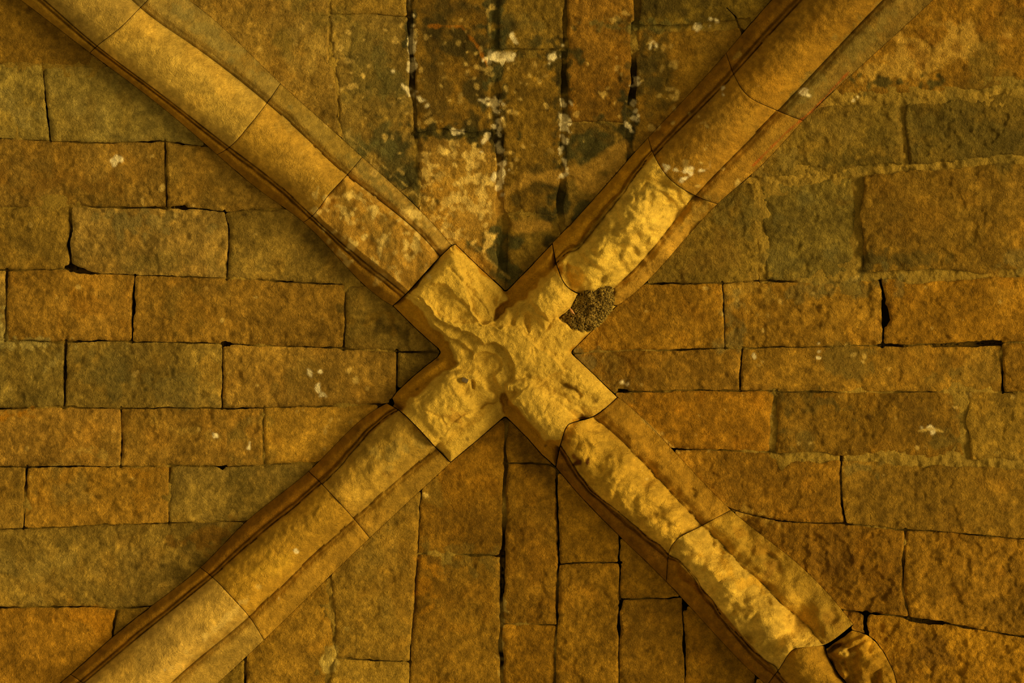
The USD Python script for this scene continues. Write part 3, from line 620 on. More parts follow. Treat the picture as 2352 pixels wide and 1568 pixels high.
for wn in ('left', 'right', 'top', 'bottom'):
    region = webname[wn]
    js = []
    pts_bed, lev = [], []
    for pts, w, m in JOINTS[wn] + OUTER[wn]:
        w0 = (pts, w, m) not in OUTER[wn]
        if w < 7:
            w, m = w * .62, min(1, m + (.26 if abs(pts[0][1] - pts[-1][1]) < abs(pts[0][0] - pts[-1][0]) else .12))
        pts = np.array(pts, float)
        for e0, e1 in ((0, 1), (-1, -2)):
            u = pts[e0] - pts[e1]
            out = not (-90 < pts[e0][0] < 2440 and -90 < pts[e0][1] < 1680) and w0
            pts[e0] = pts[e0] + u / np.linalg.norm(u) * (460 if out else 4)
        ln = LineString(pts)
        n = max(2, int(ln.length / 6))
        q = shapely.get_coordinates(shapely.line_interpolate_point(ln, np.linspace(0, 1, n), normalized=True))
        t = np.gradient(q, axis=0)
        t /= np.maximum(np.linalg.norm(t, axis=1, keepdims=True), 1e-9)
        nn = np.stack([-t[:, 1], t[:, 0]], 1)
        amp = min(2.2, .5 + w * .12)
        q = q + nn * (amp * ns(14, 60, q[:, 0], q[:, 1]) * .8)[:, None]
        hw = .5 * w * np.clip(1 + .26 * ns(22, 61, q[:, 0], q[:, 1]) + (.08 * ns(8, 62, q[:, 0], q[:, 1]) if w > 7 else 0), .45, 1.7)
        ring = np.vstack([q + nn * hw[:, None], (q - nn * hw[:, None])[::-1]])
        js.append(Polygon(ring).buffer(.2))
        mm = np.clip(m + .28 * ns(22, 63, q[:, 0], q[:, 1]) * (1 if .05 < m < .8 else .25), 0, 1)
        q2 = shapely.get_coordinates(shapely.line_interpolate_point(ln, np.linspace(0, 1, max(2, int(ln.length / 2.5))), normalized=True))
        mi = np.interp(np.linspace(0, 1, len(q2)), np.linspace(0, 1, n), mm)
        for off in ([0] if w < 3.2 else [-.7, 0, .7] if w < 9 else [-1.2, -.8, -.4, 0, .4, .8, 1.2]):
            tt = np.gradient(q2, axis=0)
            tt /= np.maximum(np.linalg.norm(tt, axis=1, keepdims=True), 1e-9)
            pts_bed.append(q2 + np.stack([-tt[:, 1], tt[:, 0]], 1) * off * w / 2)
            lev.append(mi)
    gaps = [Polygon(g).buffer(1.0) for g in GAPS.get(wn, [])]
    for g in gaps:
        e = ring_pts(g.buffer(2), 3)
        pts_bed.append(np.vstack([e, shapely.get_coordinates(g.centroid)]))
        lev.append(np.zeros(len(e) + 1))
    cut = unary_union(js + gaps)
    stones = []
    for s in region.difference(cut).geoms:
        if s.area > 350:
            rc = jr.uniform(2.0, 6.0) if s.area > 3000 else 1.0
            s2 = s.buffer(-rc).buffer(rc)
            stones += [Polygon(g.exterior) for g in getattr(s2, 'geoms', [s2]) if g.area > 300]
    pb = np.vstack(pts_bed)
    lv = np.concatenate(lev)
    tree = cKDTree(pb)

    # the bed of mortar behind and between the stones
    def bedh(px, py, d):
        dd, ii = tree.query(np.stack([px, py], 1), k=3)
        l = np.average(lv[ii], axis=1, weights=1 / (dd + 1.0))
        l = l * (dd[:, 0] < 30)
        gin = np.zeros(len(px), bool)
        for g in gaps:
            gin |= shapely.contains_xy(g, px, py)
        l = np.where(gin, -.6, l)
        return -.046 + .039 * np.clip(l, -.5, 1) + .0022 * ns(6, 65, px, py) * (l > .3) + .0012 * ns(2.2, 66, px, py)

    v, f, n, px, py = patch(region.buffer(-.8), 26, bedh, back=None, bstep=3.0, extra=pb + jr.uniform(-.3, .3, pb.shape))
    mc = np.array(alb((130, 96, 27)))
    l = lv[tree.query(np.stack([px, py], 1))[1]]
    # where a joint has lost its mortar the bed is sooty
    base = mc * (.10 + .90 * sstep(l, .1, .55))[:, None]
    web = put(ceiling, 'vault_web', v, f, n, M_MORTAR, colour(px, py, base, .45, 3, 0), label=WEBLAB[wn])
    for s in stones:
        s2 = s
        best, col, rough = 1e9, SEEDS[wn][0][2], 1
        for (sx, sy, c, ro) in SEEDS[wn]:
            dd = s2.distance(Point(sx, sy)) * 3 + s2.centroid.distance(Point(sx, sy)) * .2
            if dd < best:
                best, col, rough = dd, c, ro
        sid += 1
        o = jr.normal(0, .0035)
        tx, ty = jr.normal(0, .010, 2)
        cx, cy = s2.centroid.x, s2.centroid.y
        rnd = jr.uniform(.003, .008)

        mean = {'left': (117, 85, 24), 'right': (119, 81, 17), 'top': (108, 78, 20), 'bottom': (119, 81, 15)}[wn]
        col = tuple((.75 * np.array(col) + .25 * np.array(mean)) * np.array((1.0, .985, .95 if wn in ('left', 'top') else .86)) * {'left': 1.07, 'top': 1.05}.get(wn, 1.0))

        def face(px, py, d, o=o, tx=tx, ty=ty, cx=cx, cy=cy, rough=rough, sd=sid, rnd=rnd):
            h = o + np.clip((px - cx) * .0015 * tx + (py - cy) * .0015 * ty, -.006, .006)
            h = h + rough * (.0019 * ns(30, sd % 5, px, py) + .0009 * ns(12, 5 + sd % 5, px, py) + .0009 * ns(5, 10 + sd % 3, px, py) + .0006 * ns(2.5, 13, px, py))
            flake = sstep(ns(18, 15 + sd % 3, px, py) + .5 * ns(6, 18, px, py), .95, 1.25)
            h = h - .0032 * rough * flake
            if rough > 1.25:
                h = h - .0035 * sstep(ns(7, 19, px, py), 1.3, 2.2) + .004 * ns(20, 45, px, py) * (rough - 1)
            for sg, am in ((13, .0016), (6, .0010)):               # crazed and scaling patches
                wr = np.exp(-(ns(sg, 47 + sd % 3, px, py) / .13) ** 2)
                h = h - am * min(rough, 1.4) * wr * sstep(ns(34, 49 + sd % 4, px, py), -.1, .9)
            e = d / (3.5 + 2.0 * np.clip(ns(25, 46, px, py), -1, 2.5))
            near = sstep(rib_edge.query(np.stack([px, py], 1))[0], 3, 9)
            return h - rnd * np.exp(-np.maximum(e, 0)) * near

        v, f, n, px, py = patch(s2, 3.1 if s2.intersects(VIEW) else 8.0, face, bstep=3.1, back=BACK + .002, inset=2.5, wob=1.0 if s2.area > 2500 else .4, seed=sid, calm=rib_edge)
        put(web, 'stone', v, f, n, M_WEB, colour(px, py, alb(col), 1.0, sid, 0))

# ------------------------------------------------------------------ ribs
LUMPS = {}


def lumps(px, py, R, seed, warp=6):
    """rounded knobs, like weathered sandstone: 1 at a knob's middle, 0 between knobs"""
    k = (R, seed)
    if k not in LUMPS:
        r = np.random.default_rng(500 + seed)
        n = int(2900 * 2000 / (R * R * 1.2))
        LUMPS[k] = cKDTree(np.stack([r.uniform(X0, 2600, n), r.uniform(Y0, 1780, n)], 1))
    x = px + warp * ns(R * .5, 90 + seed, px, py)
    y = py + warp * ns(R * .5, 93 + seed, px, py)
    d = LUMPS[k].query(np.stack([x, y], 1))[0] / R
    return np.clip(1 - d * d, 0, 1)


def profile(t, flat, lip=.055):
    lipz = lip * np.sin(np.pi / 2 * np.clip(t / .085, 0, 1)) ** .9
    lipz = lipz - .011 * sstep(t, .104, .114) + .012 * sstep(t, .120, .130) - .014 * sstep(t, .148, .158)
    e = np.sqrt(np.clip(1 - ((t - .46) / .305) ** 2, 0, 1))
    xr = np.clip((t - .46) / .30, 0, 1)
    roll = np.where(t < .46, .035 + .092 * e ** .85, .040 + .087 * (1 - xr ** 2.3))
    if flat:
        roll = roll * (1 - flat) + flat * (.035 + .055 * np.minimum(1, e * 1.7))
    fl = .040 + .006 * sstep(t, .79, .83) - .006 * sstep(t, .85, .88) - .022 * sstep(t, .86, 1.0) - .010 * (1 - sstep(t, .755, .785))
    h = np.where(t < .158, lipz, np.where(t < .758, roll, fl))
    return h


def rib_stone(parent, arm, s0, s1, col, lipcol, flcol, rough=0.0, flat=0.0, scal=0.0, ragged=.4, seed=0, label=None, tmax=1.0, chunks=()):
    gap = .6
    L = s1 - s0
    nsn, nt = int(L / 2.6), 84
    # finer rows towards the two joints
    u = np.linspace(0, 1, nsn)
    s = s0 + gap + (L - 2 * gap) * u
    t = np.concatenate([np.linspace(0, .155, 22), np.linspace(.162, .25, 16), np.linspace(.26, .66, 34)[0:], np.linspace(.67, .752, 14), np.linspace(.762, 1, 24)])
    t = np.unique(np.round(t * tmax, 5))
    P = arm.grid(s, t)
    nsn, nt = P.shape[:2]
    tt = np.broadcast_to(t, (nsn, nt)).ravel()
    ss = np.repeat(s, nt)
    px, py = P[..., 0].ravel(), P[..., 1].ravel()
    # uneven edges
    tw = tt + ragged * (.004 * ns(26, 100 + seed % 4, px, py) + .002 * ns(9, 104 + seed % 4, px, py)) * np.clip(tt / .03, 0, 1) * np.clip((1 - tt) / .03, 0, 1)
    if rough:
        tw = tw + rough * (.014 * ns(14, 108 + seed % 4, px, py) + .022 * ns(32, 110 + seed % 3, px, py)) * np.exp(-((tt - .17) / .06) ** 2)
    h = profile(np.clip(tw / tmax, 0, 1), flat)
    on = sstep(tt, .15, .26) * (1 - sstep(tt, .72, .80))
    h = h + .0012 * ns(30, 112 + seed % 3, px, py) + .0007 * ns(9, 115 + seed % 3, px, py) + .0004 * ns(3, 118, px, py)
    if flat:
        h = h + on * flat * (.004 * ns(30, 120, px, py) + .003 * ns(10, 121, px, py) - .006 * sstep(ns(24, 122, px, py), .4, .8))
    if rough:
        wide = sstep(tt, .13, .2) * (1 - .5 * sstep(tt, .70, .82))
        a = .020 * (lumps(px, py, 50, 1 + seed % 3, 12) - .6) + .011 * (lumps(px, py, 24, 4 + seed % 3, 9) - .6) + .003 * (lumps(px, py, 11, 7) - .6) + .011 * ns(22, 128 + seed % 3, px, py) + .0045 * ns(9, 131 + seed % 3, px, py) - .012 * sstep(ns(26, 134, px, py), .5, 1.0)
        a = a + .006 * ns(45, 123, px, py) - .010 * sstep(ns(13, 124, px, py), 1.5, 2.2)
        h = h + wide * rough * a + wide * .0012 * ns(4, 125, px, py)
    if scal:
        q = (ss - s0) / 58.0 + 1.2 * (tt - .45) + .35 * ns(40, 126, px, py)
        h = h + on * scal * .010 * (np.abs(np.sin(np.pi * q)) - .6)
    for (cx, cy, rx, ry, rot, dh) in chunks:                       # hollows and bosses of their own
        c, sn = math.cos(math.radians(rot)), math.sin(math.radians(rot))
        dx, dy = px - cx, py - cy
        d = np.hypot((dx * c + dy * sn) / rx, (-dx * sn + dy * c) / ry) + .18 * ns(12, 127, px, py)
        h = h + dh * (1 - sstep(d, .5, 1.1))
    dend = np.minimum(ss - s0, s1 - ss)
    h = h - .005 * np.exp(-dend / 2.0) * sstep(tt, .0, .05)
    h = np.maximum(h, -.004)
    v = world(px, py, h)
    i, j = np.meshgrid(np.arange(nsn - 1), np.arange(nt - 1), indexing='ij')
    a_, b_, c_, d_ = i * nt + j, i * nt + j + 1, (i + 1) * nt + j + 1, (i + 1) * nt + j
    f = np.stack([np.stack([a_, b_, c_], -1), np.stack([a_, c_, d_], -1)], 2).reshape(-1, 3)
    pa = np.stack([px, py], 1)
    ar = cross2(pa[f[:, 1]] - pa[f[:, 0]], pa[f[:, 2]] - pa[f[:, 0]])
    if np.median(ar) > 0:
        f = f[:, ::-1]
    n = vnormals(v, f)
    w1, w2 = sstep(tt, .145, .17)[:, None], sstep(tt, .74 * tmax, .78 * tmax)[:, None]
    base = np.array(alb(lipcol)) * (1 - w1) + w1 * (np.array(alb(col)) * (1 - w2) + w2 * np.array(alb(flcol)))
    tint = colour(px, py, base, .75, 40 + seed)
    # sides
    ring = np.concatenate([np.arange(nt), np.arange(1, nsn) * nt + nt - 1, (nsn - 1) * nt + np.arange(nt - 2, -1, -1), np.arange(nsn - 2, 0, -1) * nt])
    r = pa[ring]
    q = r + ring_normals(r) * 2.0
    m = len(ring)
    vs = np.vstack([v[ring], world(q[:, 0], q[:, 1], np.full(m, -.058))])
    k = np.arange(m)
    k2 = (k + 1) % m
    fs = np.vstack([np.stack([k, k2, k2 + m], 1), np.stack([k, k2 + m, k + m], 1)])
    area = .5 * np.sum(r[:, 0] * np.roll(r[:, 1], -1) - np.roll(r[:, 0], -1) * r[:, 1])
    if area > 0:
        fs = fs[:, ::-1]
    nsd = vnormals(vs, fs)
    tms = np.concatenate([tt[ring], tt[ring]])
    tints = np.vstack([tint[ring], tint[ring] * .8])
    V = np.vstack([v, vs])
    N = np.vstack([n, nsd])
    Fc = np.vstack([f, fs + len(v)])
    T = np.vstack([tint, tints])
    tv = np.concatenate([tt, tms])
    tf = tv[Fc].mean(1)
    out = None
    for nm, sel in (('rib_stone', (tf >= .158 * tmax) & (tf < .757 * tmax)), ('edge_moulding', tf < .158 * tmax), ('flange', tf >= .757 * tmax)):
        ff = Fc[sel]
        idx, inv = np.unique(ff, return_inverse=True)
        kw = {'label': label} if (label and nm == 'rib_stone') else {}
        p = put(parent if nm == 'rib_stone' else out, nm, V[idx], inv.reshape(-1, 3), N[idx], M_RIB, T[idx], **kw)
        if nm == 'rib_stone':
            out = p
    return out


RIBLAB = {'ul': 'upper left vault rib, smooth pale roll ending in a flat block full of flecks',
          'ur': 'upper right vault rib, smooth brown roll ending in a bright eroded block',
          'll': 'lower left vault rib, even ochre roll leading to a pale streaked block in the corner',
          'lr': 'lower right vault rib, heavily eroded bulging roll that ends at broken rubble'}
SPEC = {
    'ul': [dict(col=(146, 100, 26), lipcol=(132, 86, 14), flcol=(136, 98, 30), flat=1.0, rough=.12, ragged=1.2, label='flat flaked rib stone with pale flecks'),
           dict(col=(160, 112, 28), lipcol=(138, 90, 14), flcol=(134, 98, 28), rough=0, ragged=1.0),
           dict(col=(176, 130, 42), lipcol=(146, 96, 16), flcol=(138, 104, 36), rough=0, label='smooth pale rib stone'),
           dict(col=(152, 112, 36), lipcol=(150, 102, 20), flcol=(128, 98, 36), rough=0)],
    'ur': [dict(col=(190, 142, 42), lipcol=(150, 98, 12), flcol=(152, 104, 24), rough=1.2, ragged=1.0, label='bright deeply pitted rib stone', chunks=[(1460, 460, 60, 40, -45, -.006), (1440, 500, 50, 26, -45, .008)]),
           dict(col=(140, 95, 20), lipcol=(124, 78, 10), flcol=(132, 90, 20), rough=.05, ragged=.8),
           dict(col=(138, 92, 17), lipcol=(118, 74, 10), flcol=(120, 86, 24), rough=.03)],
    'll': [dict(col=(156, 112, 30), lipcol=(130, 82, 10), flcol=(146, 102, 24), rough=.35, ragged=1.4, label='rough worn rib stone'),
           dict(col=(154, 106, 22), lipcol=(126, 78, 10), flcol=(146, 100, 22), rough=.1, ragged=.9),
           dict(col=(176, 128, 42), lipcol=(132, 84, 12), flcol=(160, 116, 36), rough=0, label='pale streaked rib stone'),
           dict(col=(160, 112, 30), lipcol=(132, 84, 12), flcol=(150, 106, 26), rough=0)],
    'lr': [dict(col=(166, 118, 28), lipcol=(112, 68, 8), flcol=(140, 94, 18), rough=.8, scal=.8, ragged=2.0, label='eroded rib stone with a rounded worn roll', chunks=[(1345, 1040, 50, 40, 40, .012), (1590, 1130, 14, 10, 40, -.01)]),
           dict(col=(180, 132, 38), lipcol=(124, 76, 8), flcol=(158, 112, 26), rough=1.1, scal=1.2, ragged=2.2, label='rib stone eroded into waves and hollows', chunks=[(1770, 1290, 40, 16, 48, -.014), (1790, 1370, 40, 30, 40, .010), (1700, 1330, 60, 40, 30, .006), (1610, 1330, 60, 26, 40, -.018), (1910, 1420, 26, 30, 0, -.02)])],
}
for k in ('ul', 'ur', 'll', 'lr'):
    a = arms[k]
    o = a.p[len(a.p) // 2].mean(0)
    rib = xform('vault_rib', world(o[0], o[1], 0.0), label=RIBLAB[k], category='rib')
    for i in range(len(a.j) - 1):
        sp = SPEC[k][min(i, len(SPEC[k]) - 1)]
        sp = {q: w for q, w in sp.items() if q != 'label' or i < len(SPEC[k])}
        rib_stone(rib, a, a.j[i], a.j[i + 1], seed={'ul': 0, 'ur': 10, 'll': 20, 'lr': 31}[k] + i, **sp)
    if k == 'lr':
        for i in range(len(arm_end.j) - 1):
            rib_stone(rib, arm_end, arm_end.j[i], arm_end.j[i + 1], col=(140, 94, 16), lipcol=(112, 68, 8), flcol=(130, 84, 12), rough=.3, ragged=1.5, seed=37)

# ------------------------------------------------------------------ the crossing stone
KX0, KX1, KY0, KY1 = 870, 1440, 540, 1090
kx, ky = np.meshgrid(np.arange(KX0, KX1 + 1.0), np.arange(KY0, KY1 + 1.0))
kwx = kx + 2.2 * ns(9, 130, kx.ravel(), ky.ravel()).reshape(kx.shape) + 1.0 * ns(4, 132, kx.ravel(), ky.ravel()).reshape(kx.shape)
kwy = ky + 2.2 * ns(9, 131, kx.ravel(), ky.ravel()).reshape(kx.shape) + 1.0 * ns(4, 133, kx.ravel(), ky.ravel()).reshape(kx.shape)


def sdist(poly, warp=True):
    P = Polygon(poly).buffer(0)
    m = shapely.contains_xy(P, kwx.ravel() if warp else kx.ravel(), kwy.ravel() if warp else ky.ravel()).reshape(kx.shape)
    return distance_transform_edt(m) - distance_transform_edt(~m)


def step(poly, dh, w, w2=None, warp=True):
    """a plateau of height dh over the outline, its scarp w pixels wide outside the line and w2 inside"""
    return dh * sstep(sdist(poly, warp), -w, w2 if w2 is not None else 1.0)


IN_L = [(932, 676), (947, 701), (972, 727), (996, 757), (1021, 774), (1031, 792), (1038, 805), (1048, 835), (1015, 858), (992, 872), (964, 899), (936, 920), (926, 944)]
HK = np.zeros(kx.shape)
outer = sdist(KEY, False)
# the lip rises from the web all round
HK += .052 * np.sin(np.pi / 2 * np.clip(outer / 20, 0, 1)) ** .8
body = IN_L + [(950, 973), (1000, 1028), (1035, 1066), (1060, 1046), (1161, 955), (1150, 925), (1150, 905), (1160, 905), (1193, 942), (1227, 980), (1255, 1010), (1285, 1010), (1294, 992), (1317, 964), (1362, 957), (1422, 912), (1311, 807), (1420, 700), (1331, 676), (1297, 651), (1275, 618),
               (1240, 638), (1230, 658), (1208, 680), (1184, 698), (1140, 734), (1134, 738), (1141, 708), (1165, 690), (1158, 676), (1040, 558)]
HK += step(body, .018, 4, 3)
line2 = [(947, 672), (966, 682), (978, 705), (996, 722), (1018, 742), (1042, 753), (1076, 764), (1107, 787), (1140, 789), (1163, 806), (1168, 822), (1183, 854), (1178, 872), (1159, 881)]
HK += step(line2 + [(1160, 905), (1193, 942), (1227, 980), (1255, 1010), (1300, 1020), (1440, 930), (1311, 807), (1440, 690), (1331, 650), (1275, 618), (1232, 650), (1208, 680), (1140, 734), (1134, 739), (1106, 742), (1085, 718), (1060, 600), (1030, 560)], .022, 2.5, 2)
line3 = [(1022, 773), (1050, 782), (1066, 795), (1090, 809), (1086, 826), (1094, 816), (1114, 809), (1137, 812), (1147, 826), (1149, 851), (1137, 867), (1140, 887), (1152, 900)]
HK += step(line3 + [(1200, 900), (1300, 850), (1200, 760), (1100, 740), (1040, 742), (1000, 720), (960, 680), (940, 672)], .014, 2.5, 2)
ulf = [(1131, 740), (1106, 743), (1085, 718), (1076, 701), (1053, 687), (1033, 658), (1012, 652), (993, 647), (966, 652), (960, 640), (1040, 552), (1150, 660), (1142, 706)]
HK += step(ulf, .012, 5, 1.5)
HK -= step([(1025, 575), (1050, 566), (1150, 662), (1139, 706), (1070, 640)], .014, 3, 10)
bowl = [(985, 660), (1010, 660), (1040, 700), (1070, 720), (1060, 740), (1020, 720), (990, 690)]
HK -= step(bowl, .006, 10, 8)
# the arm towards the lower left: a worn roll and its flange
HK += step([(936, 935), (948, 905), (985, 882), (1020, 866), (1060, 850), (1090, 850), (1140, 905), (1140, 912), (1122, 925), (1096, 938), (1066, 946), (1050, 960), (1030, 990), (1008, 1012), (1000, 1026)], .026, 4, 12)
HK += step([(960, 940), (1000, 905), (1060, 890), (1100, 910), (1050, 945), (1020, 985), (990, 1000)], .006, 12, 14)
# towards the lower right
HK += step([(1158, 884), (1181, 873), (1215, 873), (1236, 885), (1252, 897), (1288, 916), (1345, 952), (1317, 966), (1294, 995), (1286, 1010), (1258, 1006), (1227, 976), (1193, 938), (1162, 903)], .022, 5, 6)
HK += step([(1186, 890), (1200, 878), (1222, 880), (1240, 900), (1290, 950), (1280, 985), (1262, 988), (1215, 940)], .012, 4, 12)
HK -= step([(1165, 905), (1180, 905), (1265, 1000), (1280, 1005), (1258, 1009), (1193, 940)], .006, 2, 2)
# towards the upper right
HK += step([(1278, 622), (1262, 632), (1244, 642), (1238, 658), (1215, 682), (1196, 705), (1200, 722), (1226, 732), (1250, 754), (1280, 726), (1316, 700), (1326, 680), (1298, 652)], .022, 6, 12)
HK += step([(1256, 660), (1278, 645), (1310, 680), (1280, 715), (1240, 730), (1245, 690)], .008, 8, 10)
HK -= step([(1204, 722), (1212, 716), (1218, 742), (1214, 758), (1206, 750)], .014, 5, 3)
HK -= step([(1174, 712), (1184, 700), (1190, 724), (1182, 748), (1172, 750)], .012, 6, 4)
HK += step([(1150, 735), (1168, 712), (1178, 722), (1176, 748), (1150, 756), (1130, 750)], .008, 6, 4)
# worn right-hand quarter
HK += step([(1222, 800), (1240, 785), (1262, 770), (1320, 740), (1340, 770), (1290, 808), (1330, 850), (1280, 850), (1232, 830), (1220, 812)], -.006, 5, 8)
HK += step([(1236, 884), (1280, 880), (1330, 905), (1370, 935), (1345, 952), (1290, 918)], .008, 8, 10)
HK -= step([(1284, 876), (1300, 880), (1336, 905), (1330, 911), (1300, 898)], .010, 2, 2)
HK -= step([(1083, 872), (1089, 880), (1088, 892), (1083, 891)], .012, 4, 1, False)
def crease(pts, dh, w):
    d = np.full(kx.shape, 1e9)
    for (ax, ay), (bx, by) in zip(pts[:-1], pts[1:]):
        t = np.clip(((kwx - ax) * (bx - ax) + (kwy - ay) * (by - ay)) / ((bx - ax) ** 2 + (by - ay) ** 2), 0, 1)
        d = np.minimum(d, np.hypot(kwx - ax - t * (bx - ax), kwy - ay - t * (by - ay)))
    return dh * np.exp(-(d / w) ** 2)


def roll(pts, half, top, edge, fade):
    """a worn roll along a line of points, half its width, dying away over the last part"""
    (ax, ay), (bx, by) = pts
    L = math.hypot(bx - ax, by - ay)
    t = ((kwx - ax) * (bx - ax) + (kwy - ay) * (by - ay)) / L
    d = np.abs((kwx - ax) * (by - ay) - (kwy - ay) * (bx - ax)) / L
    z = edge + (top - edge) * np.sqrt(np.clip(1 - (d / half) ** 2, 0, 1))
    return np.where((d < half) & (t > -40), z - (top - .02) * sstep(t, L - fade, L + fade * .3), 0)


HK = np.maximum(HK, roll([(1304, 648), (1222, 726)], 40, .154, .098, 26))
HK = np.maximum(HK, roll([(1316, 1006), (1184, 891)], 40, .150, .098, 20))
HK = np.maximum(HK, roll([(958, 986), (1090, 880)], 55, .136, .086, 46))
HK -= crease([(1140, 913), (1122, 927), (1096, 939), (1066, 947), (1052, 958), (1030, 985), (1010, 1008)], .010, 3)
HK -= crease([(1262, 768), (1240, 784), (1222, 800), (1218, 812), (1228, 830), (1250, 842)], .005, 3)
HK -= crease([(1186, 890), (1182, 915), (1215, 955), (1255, 1000)], .006, 2.5)
HK -= crease([(1172, 888), (1170, 910), (1230, 985)], .005, 2)
HK -= crease([(1033, 612), (1060, 640), (1100, 690), (1122, 722)], .004, 2.5)
HK -= crease([(1246, 757), (1262, 748), (1278, 726)], .006, 3)
HK -= crease([(1236, 664), (1256, 656), (1262, 640)], .006, 3)
HK -= crease([(1250, 900), (1262, 925), (1250, 950)], .004, 2.5)
HK -= crease([(985, 905), (968, 920), (975, 940), (1010, 960), (1020, 975)], .005, 2.5)
r_ = kx.ravel(), ky.ravel()
inn = sstep(outer, 14, 30) * sstep(sdist(IN_L + [(1000, 1040), (1200, 960), (1280, 1020), (1440, 912), (1311, 807), (1440, 690), (1277, 618), (1140, 734), (1060, 560)], False), -2, 8)
rk = (.005 * (lumps(*r_, 34, 2) - .6) + .003 * (lumps(*r_, 14, 5) - .6) + .0022 * ns(24, 140, *r_) + .0016 * ns(8, 141, *r_) + .0013 * ns(3.5, 142, *r_)).reshape(kx.shape)
HK -= step([(1326, 676), (1345, 682), (1420, 696), (1424, 706), (1352, 776), (1300, 748), (1284, 730), (1312, 702)], .034, 3, 6)
HK += inn * .010
HK = .052 + (HK - .052) * np.where(HK > .052, 1.15, 1.0)
HK += rk * (.12 + .88 * inn)
HK = gaussian_filter(HK, .8)


def keyh(px, py, d):
    h = map_coordinates(HK, [py - KY0, px - KX0], order=1, mode='nearest')
    return np.maximum(h, 0.002)


krg = key_poly.intersection(solid.buffer(-1.2)).buffer(-.4)
o = world(1160, 810, .0)
cross = xform('crossing_stone', o, label='pale weathered keystone with stepped flaking where the four ribs cross', category='keystone')
v, f, n, px, py = patch(krg, 2.0, keyh, back=-.058, inset=1.5, wob=.2, seed=3)
hh = keyh(px, py, 0)
wl = map_coordinates(sstep(sdist(body), -3, 3), [py - KY0, px - KX0], order=1, mode='nearest')[:, None]
tint = colour(px, py, np.array(alb((156, 102, 14))) * (1 - wl) + wl * np.array(alb((182, 134, 38))), .45, 5)
kb = put(cross, 'block', v, f, n, M_RIB, tint)
# iron stub let into the stone
def boxed(c, sx, sy, sz, rot, bev=.12):
    m = trimesh.creation.box((sx, sy, sz))
    m = m.subdivide()
    m.vertices *= 1 - bev * (np.abs(m.vertices / (np.array([sx, sy, sz]) / 2)) > .99).sum(1, keepdims=True).clip(0, 3) / 3
    m.apply_transform(trimesh.transformations.rotation_matrix(rot, (0, 0, 1)))
    m.apply_translation(c)
    return m


ph = .004 + float(keyh(np.array([1068.0]), np.array([873.0]), 0)[0])
peg = boxed(world(1068.0, 873.0, ph + .001), .022, .015, .030, .4)
put(cross, 'iron_stub', np.array(peg.vertices), np.array(peg.faces), None, plain('rusty_iron', (.10, .07, .035), .7), label='short dark iron stub set in the stone')

# ------------------------------------------------------------------ mud nest in the angle beside the roll
NEST = [(1326, 682), (1345, 668), (1368, 662), (1392, 656), (1406, 660), (1412, 690), (1404, 712), (1388, 736), (1362, 758), (1336, 762), (1312, 756), (1286, 745), (1280, 732), (1300, 716), (1316, 702)]
nrg = np.random.default_rng(21)
npoly = Polygon(NEST).buffer(3).buffer(-3)
no = world(1348, 710, .02)
nest = xform('mud_nest', no, label='crumbly brown mud nest tucked against the upper right rib beside the crossing', category='nest')


def nesth(px, py, d):
    return .080 + .032 * (1 - np.exp(-d / 16)) + .004 * ns(6, 150, px, py) + .005 * ns(14, 151, px, py)


v, f, n, px, py = patch(npoly, 2.4, nesth, back=.062, inset=0.5, wob=1.5, seed=2)
put(nest, 'mud_shell', v, f, n, M_MUD, colour(px, py, alb((70, 48, 11)), .9, 9))
vs, fs, ts, k = [], [], [], 0
ico = trimesh.creation.icosphere(subdivisions=1)
x0, y0, x1, y1 = npoly.bounds
placed = []
while len(placed) < 620:
    x, y = nrg.uniform(x0, x1), nrg.uniform(y0, y1)
    if not npoly.contains(Point(x, y)) or (placed and min((x - a) ** 2 + (y - b) ** 2 for a, b in placed) < 6):
        k += 1
        if k > 12000:
            break
        continue
    placed.append((x, y))
    d = npoly.exterior.distance(Point(x, y))
    h = float(nesth(np.array([x]), np.array([y]), np.array([d]))[0])
    r = nrg.uniform(.0020, .0048)
    sc = np.array([nrg.uniform(.7, 1.5), nrg.uniform(.7, 1.3), nrg.uniform(.7, 1.1)]) * r
    vv = ico.vertices * (1 + .18 * nrg.standard_normal((len(ico.vertices), 1))) * sc
    R = trimesh.transformations.rotation_matrix(nrg.uniform(0, 6.28), nrg.standard_normal(3))[:3, :3]
    fs.append(ico.faces + sum(map(len, vs)))
    vs.append(vv @ R.T + world(x, y, h))
    edge = np.exp(-d / 14)
    c = np.array(alb((112, 78, 18))) * (1 - edge) + edge * np.array(alb((126, 92, 22)))
    ts.append(np.tile(c * nrg.uniform(.65, 1.4), (len(vv), 1)))
vv, ff = np.vstack(vs), np.vstack(fs)
put(nest, 'mud_pellets', vv, ff, vnormals(vv, ff), M_MUD, np.vstack(ts), kind='stuff')
leaf = []
cl = np.array([(1309, 707), (1312, 712), (1315, 717), (1320, 722)], float)
m = len(cl)
hz = np.array([.118, .124, .126, .120])
wd = np.array([1.0, 2.6, 2.8, .6])
tn = np.gradient(cl, axis=0)
tn /= np.linalg.norm(tn, axis=1, keepdims=True)
nn = np.stack([-tn[:, 1], tn[:, 0]], 1)
rows = []
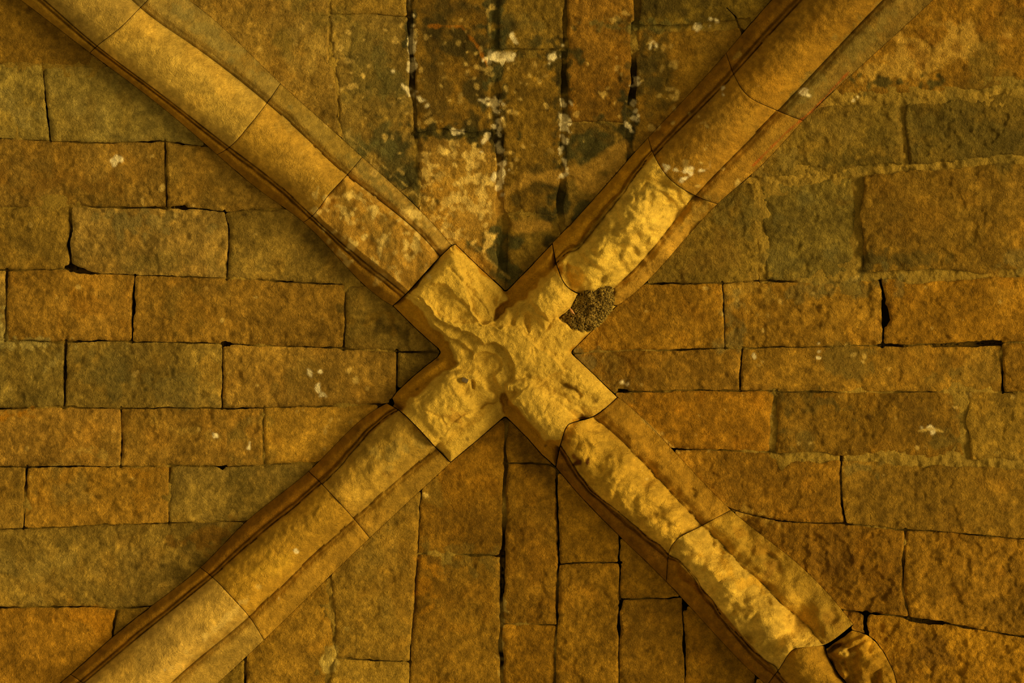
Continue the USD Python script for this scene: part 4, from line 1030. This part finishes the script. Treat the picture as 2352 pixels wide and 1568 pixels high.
for off, dz in ((-1, 0), (0, .004), (1, 0), (0, -.003)):
    q = cl + nn * (off * wd)[:, None]
    rows.append(world(q[:, 0], q[:, 1], hz + dz))
V = np.stack(rows, 1).reshape(-1, 3)
fc = []
for i in range(m - 1):
    for j in range(4):
        a, b = i * 4 + j, i * 4 + (j + 1) % 4
        fc += [(a, b, b + 4), (a, b + 4, a + 4)]
fc += [(0, 1, 2), (0, 2, 3), (12, 14, 13), (12, 15, 14)]
put(nest, 'dry_leaf', V, np.array(fc), None, plain('dry_leaf', (.50, .26, .10), .7), label='small curled orange leaf')

# ------------------------------------------------------------------ broken rubble at the end of the lower right rib
def rubh(px, py, d):
    h = .030 + .03 * (1 - np.exp(-d / 10))
    for (cx, cy, rx, ry, rot, dh) in [(1938, 1500, 26, 16, 25, .030), (1960, 1478, 46, 8, -32, .020), (1990, 1520, 34, 34, 0, .022), (1932, 1552, 22, 18, 10, .024), (1985, 1580, 40, 30, 0, .020), (1905, 1535, 12, 22, 0, -.030), (1918, 1487, 22, 6, -30, -.028), (2030, 1560, 30, 24, 0, .01)]:
        c, sn = math.cos(math.radians(rot)), math.sin(math.radians(rot))
        dx, dy = px - cx, py - cy
        q = np.hypot((dx * c + dy * sn) / rx, (-dx * sn + dy * c) / ry) + .15 * ns(10, 160, px, py)
        h = h + 1.6 * dh * (1 - sstep(q, .45, 1.1))
    return h + .018 * (lumps(px, py, 24, 3, 8) - .5) + .006 * ns(12, 163, px, py) + .0016 * ns(5, 161, px, py) + .0010 * ns(2.5, 162, px, py)


v, f, n, px, py = patch(rubble_poly.intersection(solid.buffer(-1.2)).buffer(-.6), 2.5, rubh, back=-.05, inset=1.5, wob=.8, seed=1)
blob(1938, 1500, 20, 12, (176, 132, 42), .6, 30, seed=3)
o = world(1985, 1540, .0)
rub = xform('broken_stone', o, label='lumpy broken stone wedged beside the end of the lower right rib', category='stone')
put(rub, 'lump', v, f, n, M_RIB, colour(px, py, alb((146, 98, 16)), .9, 12))
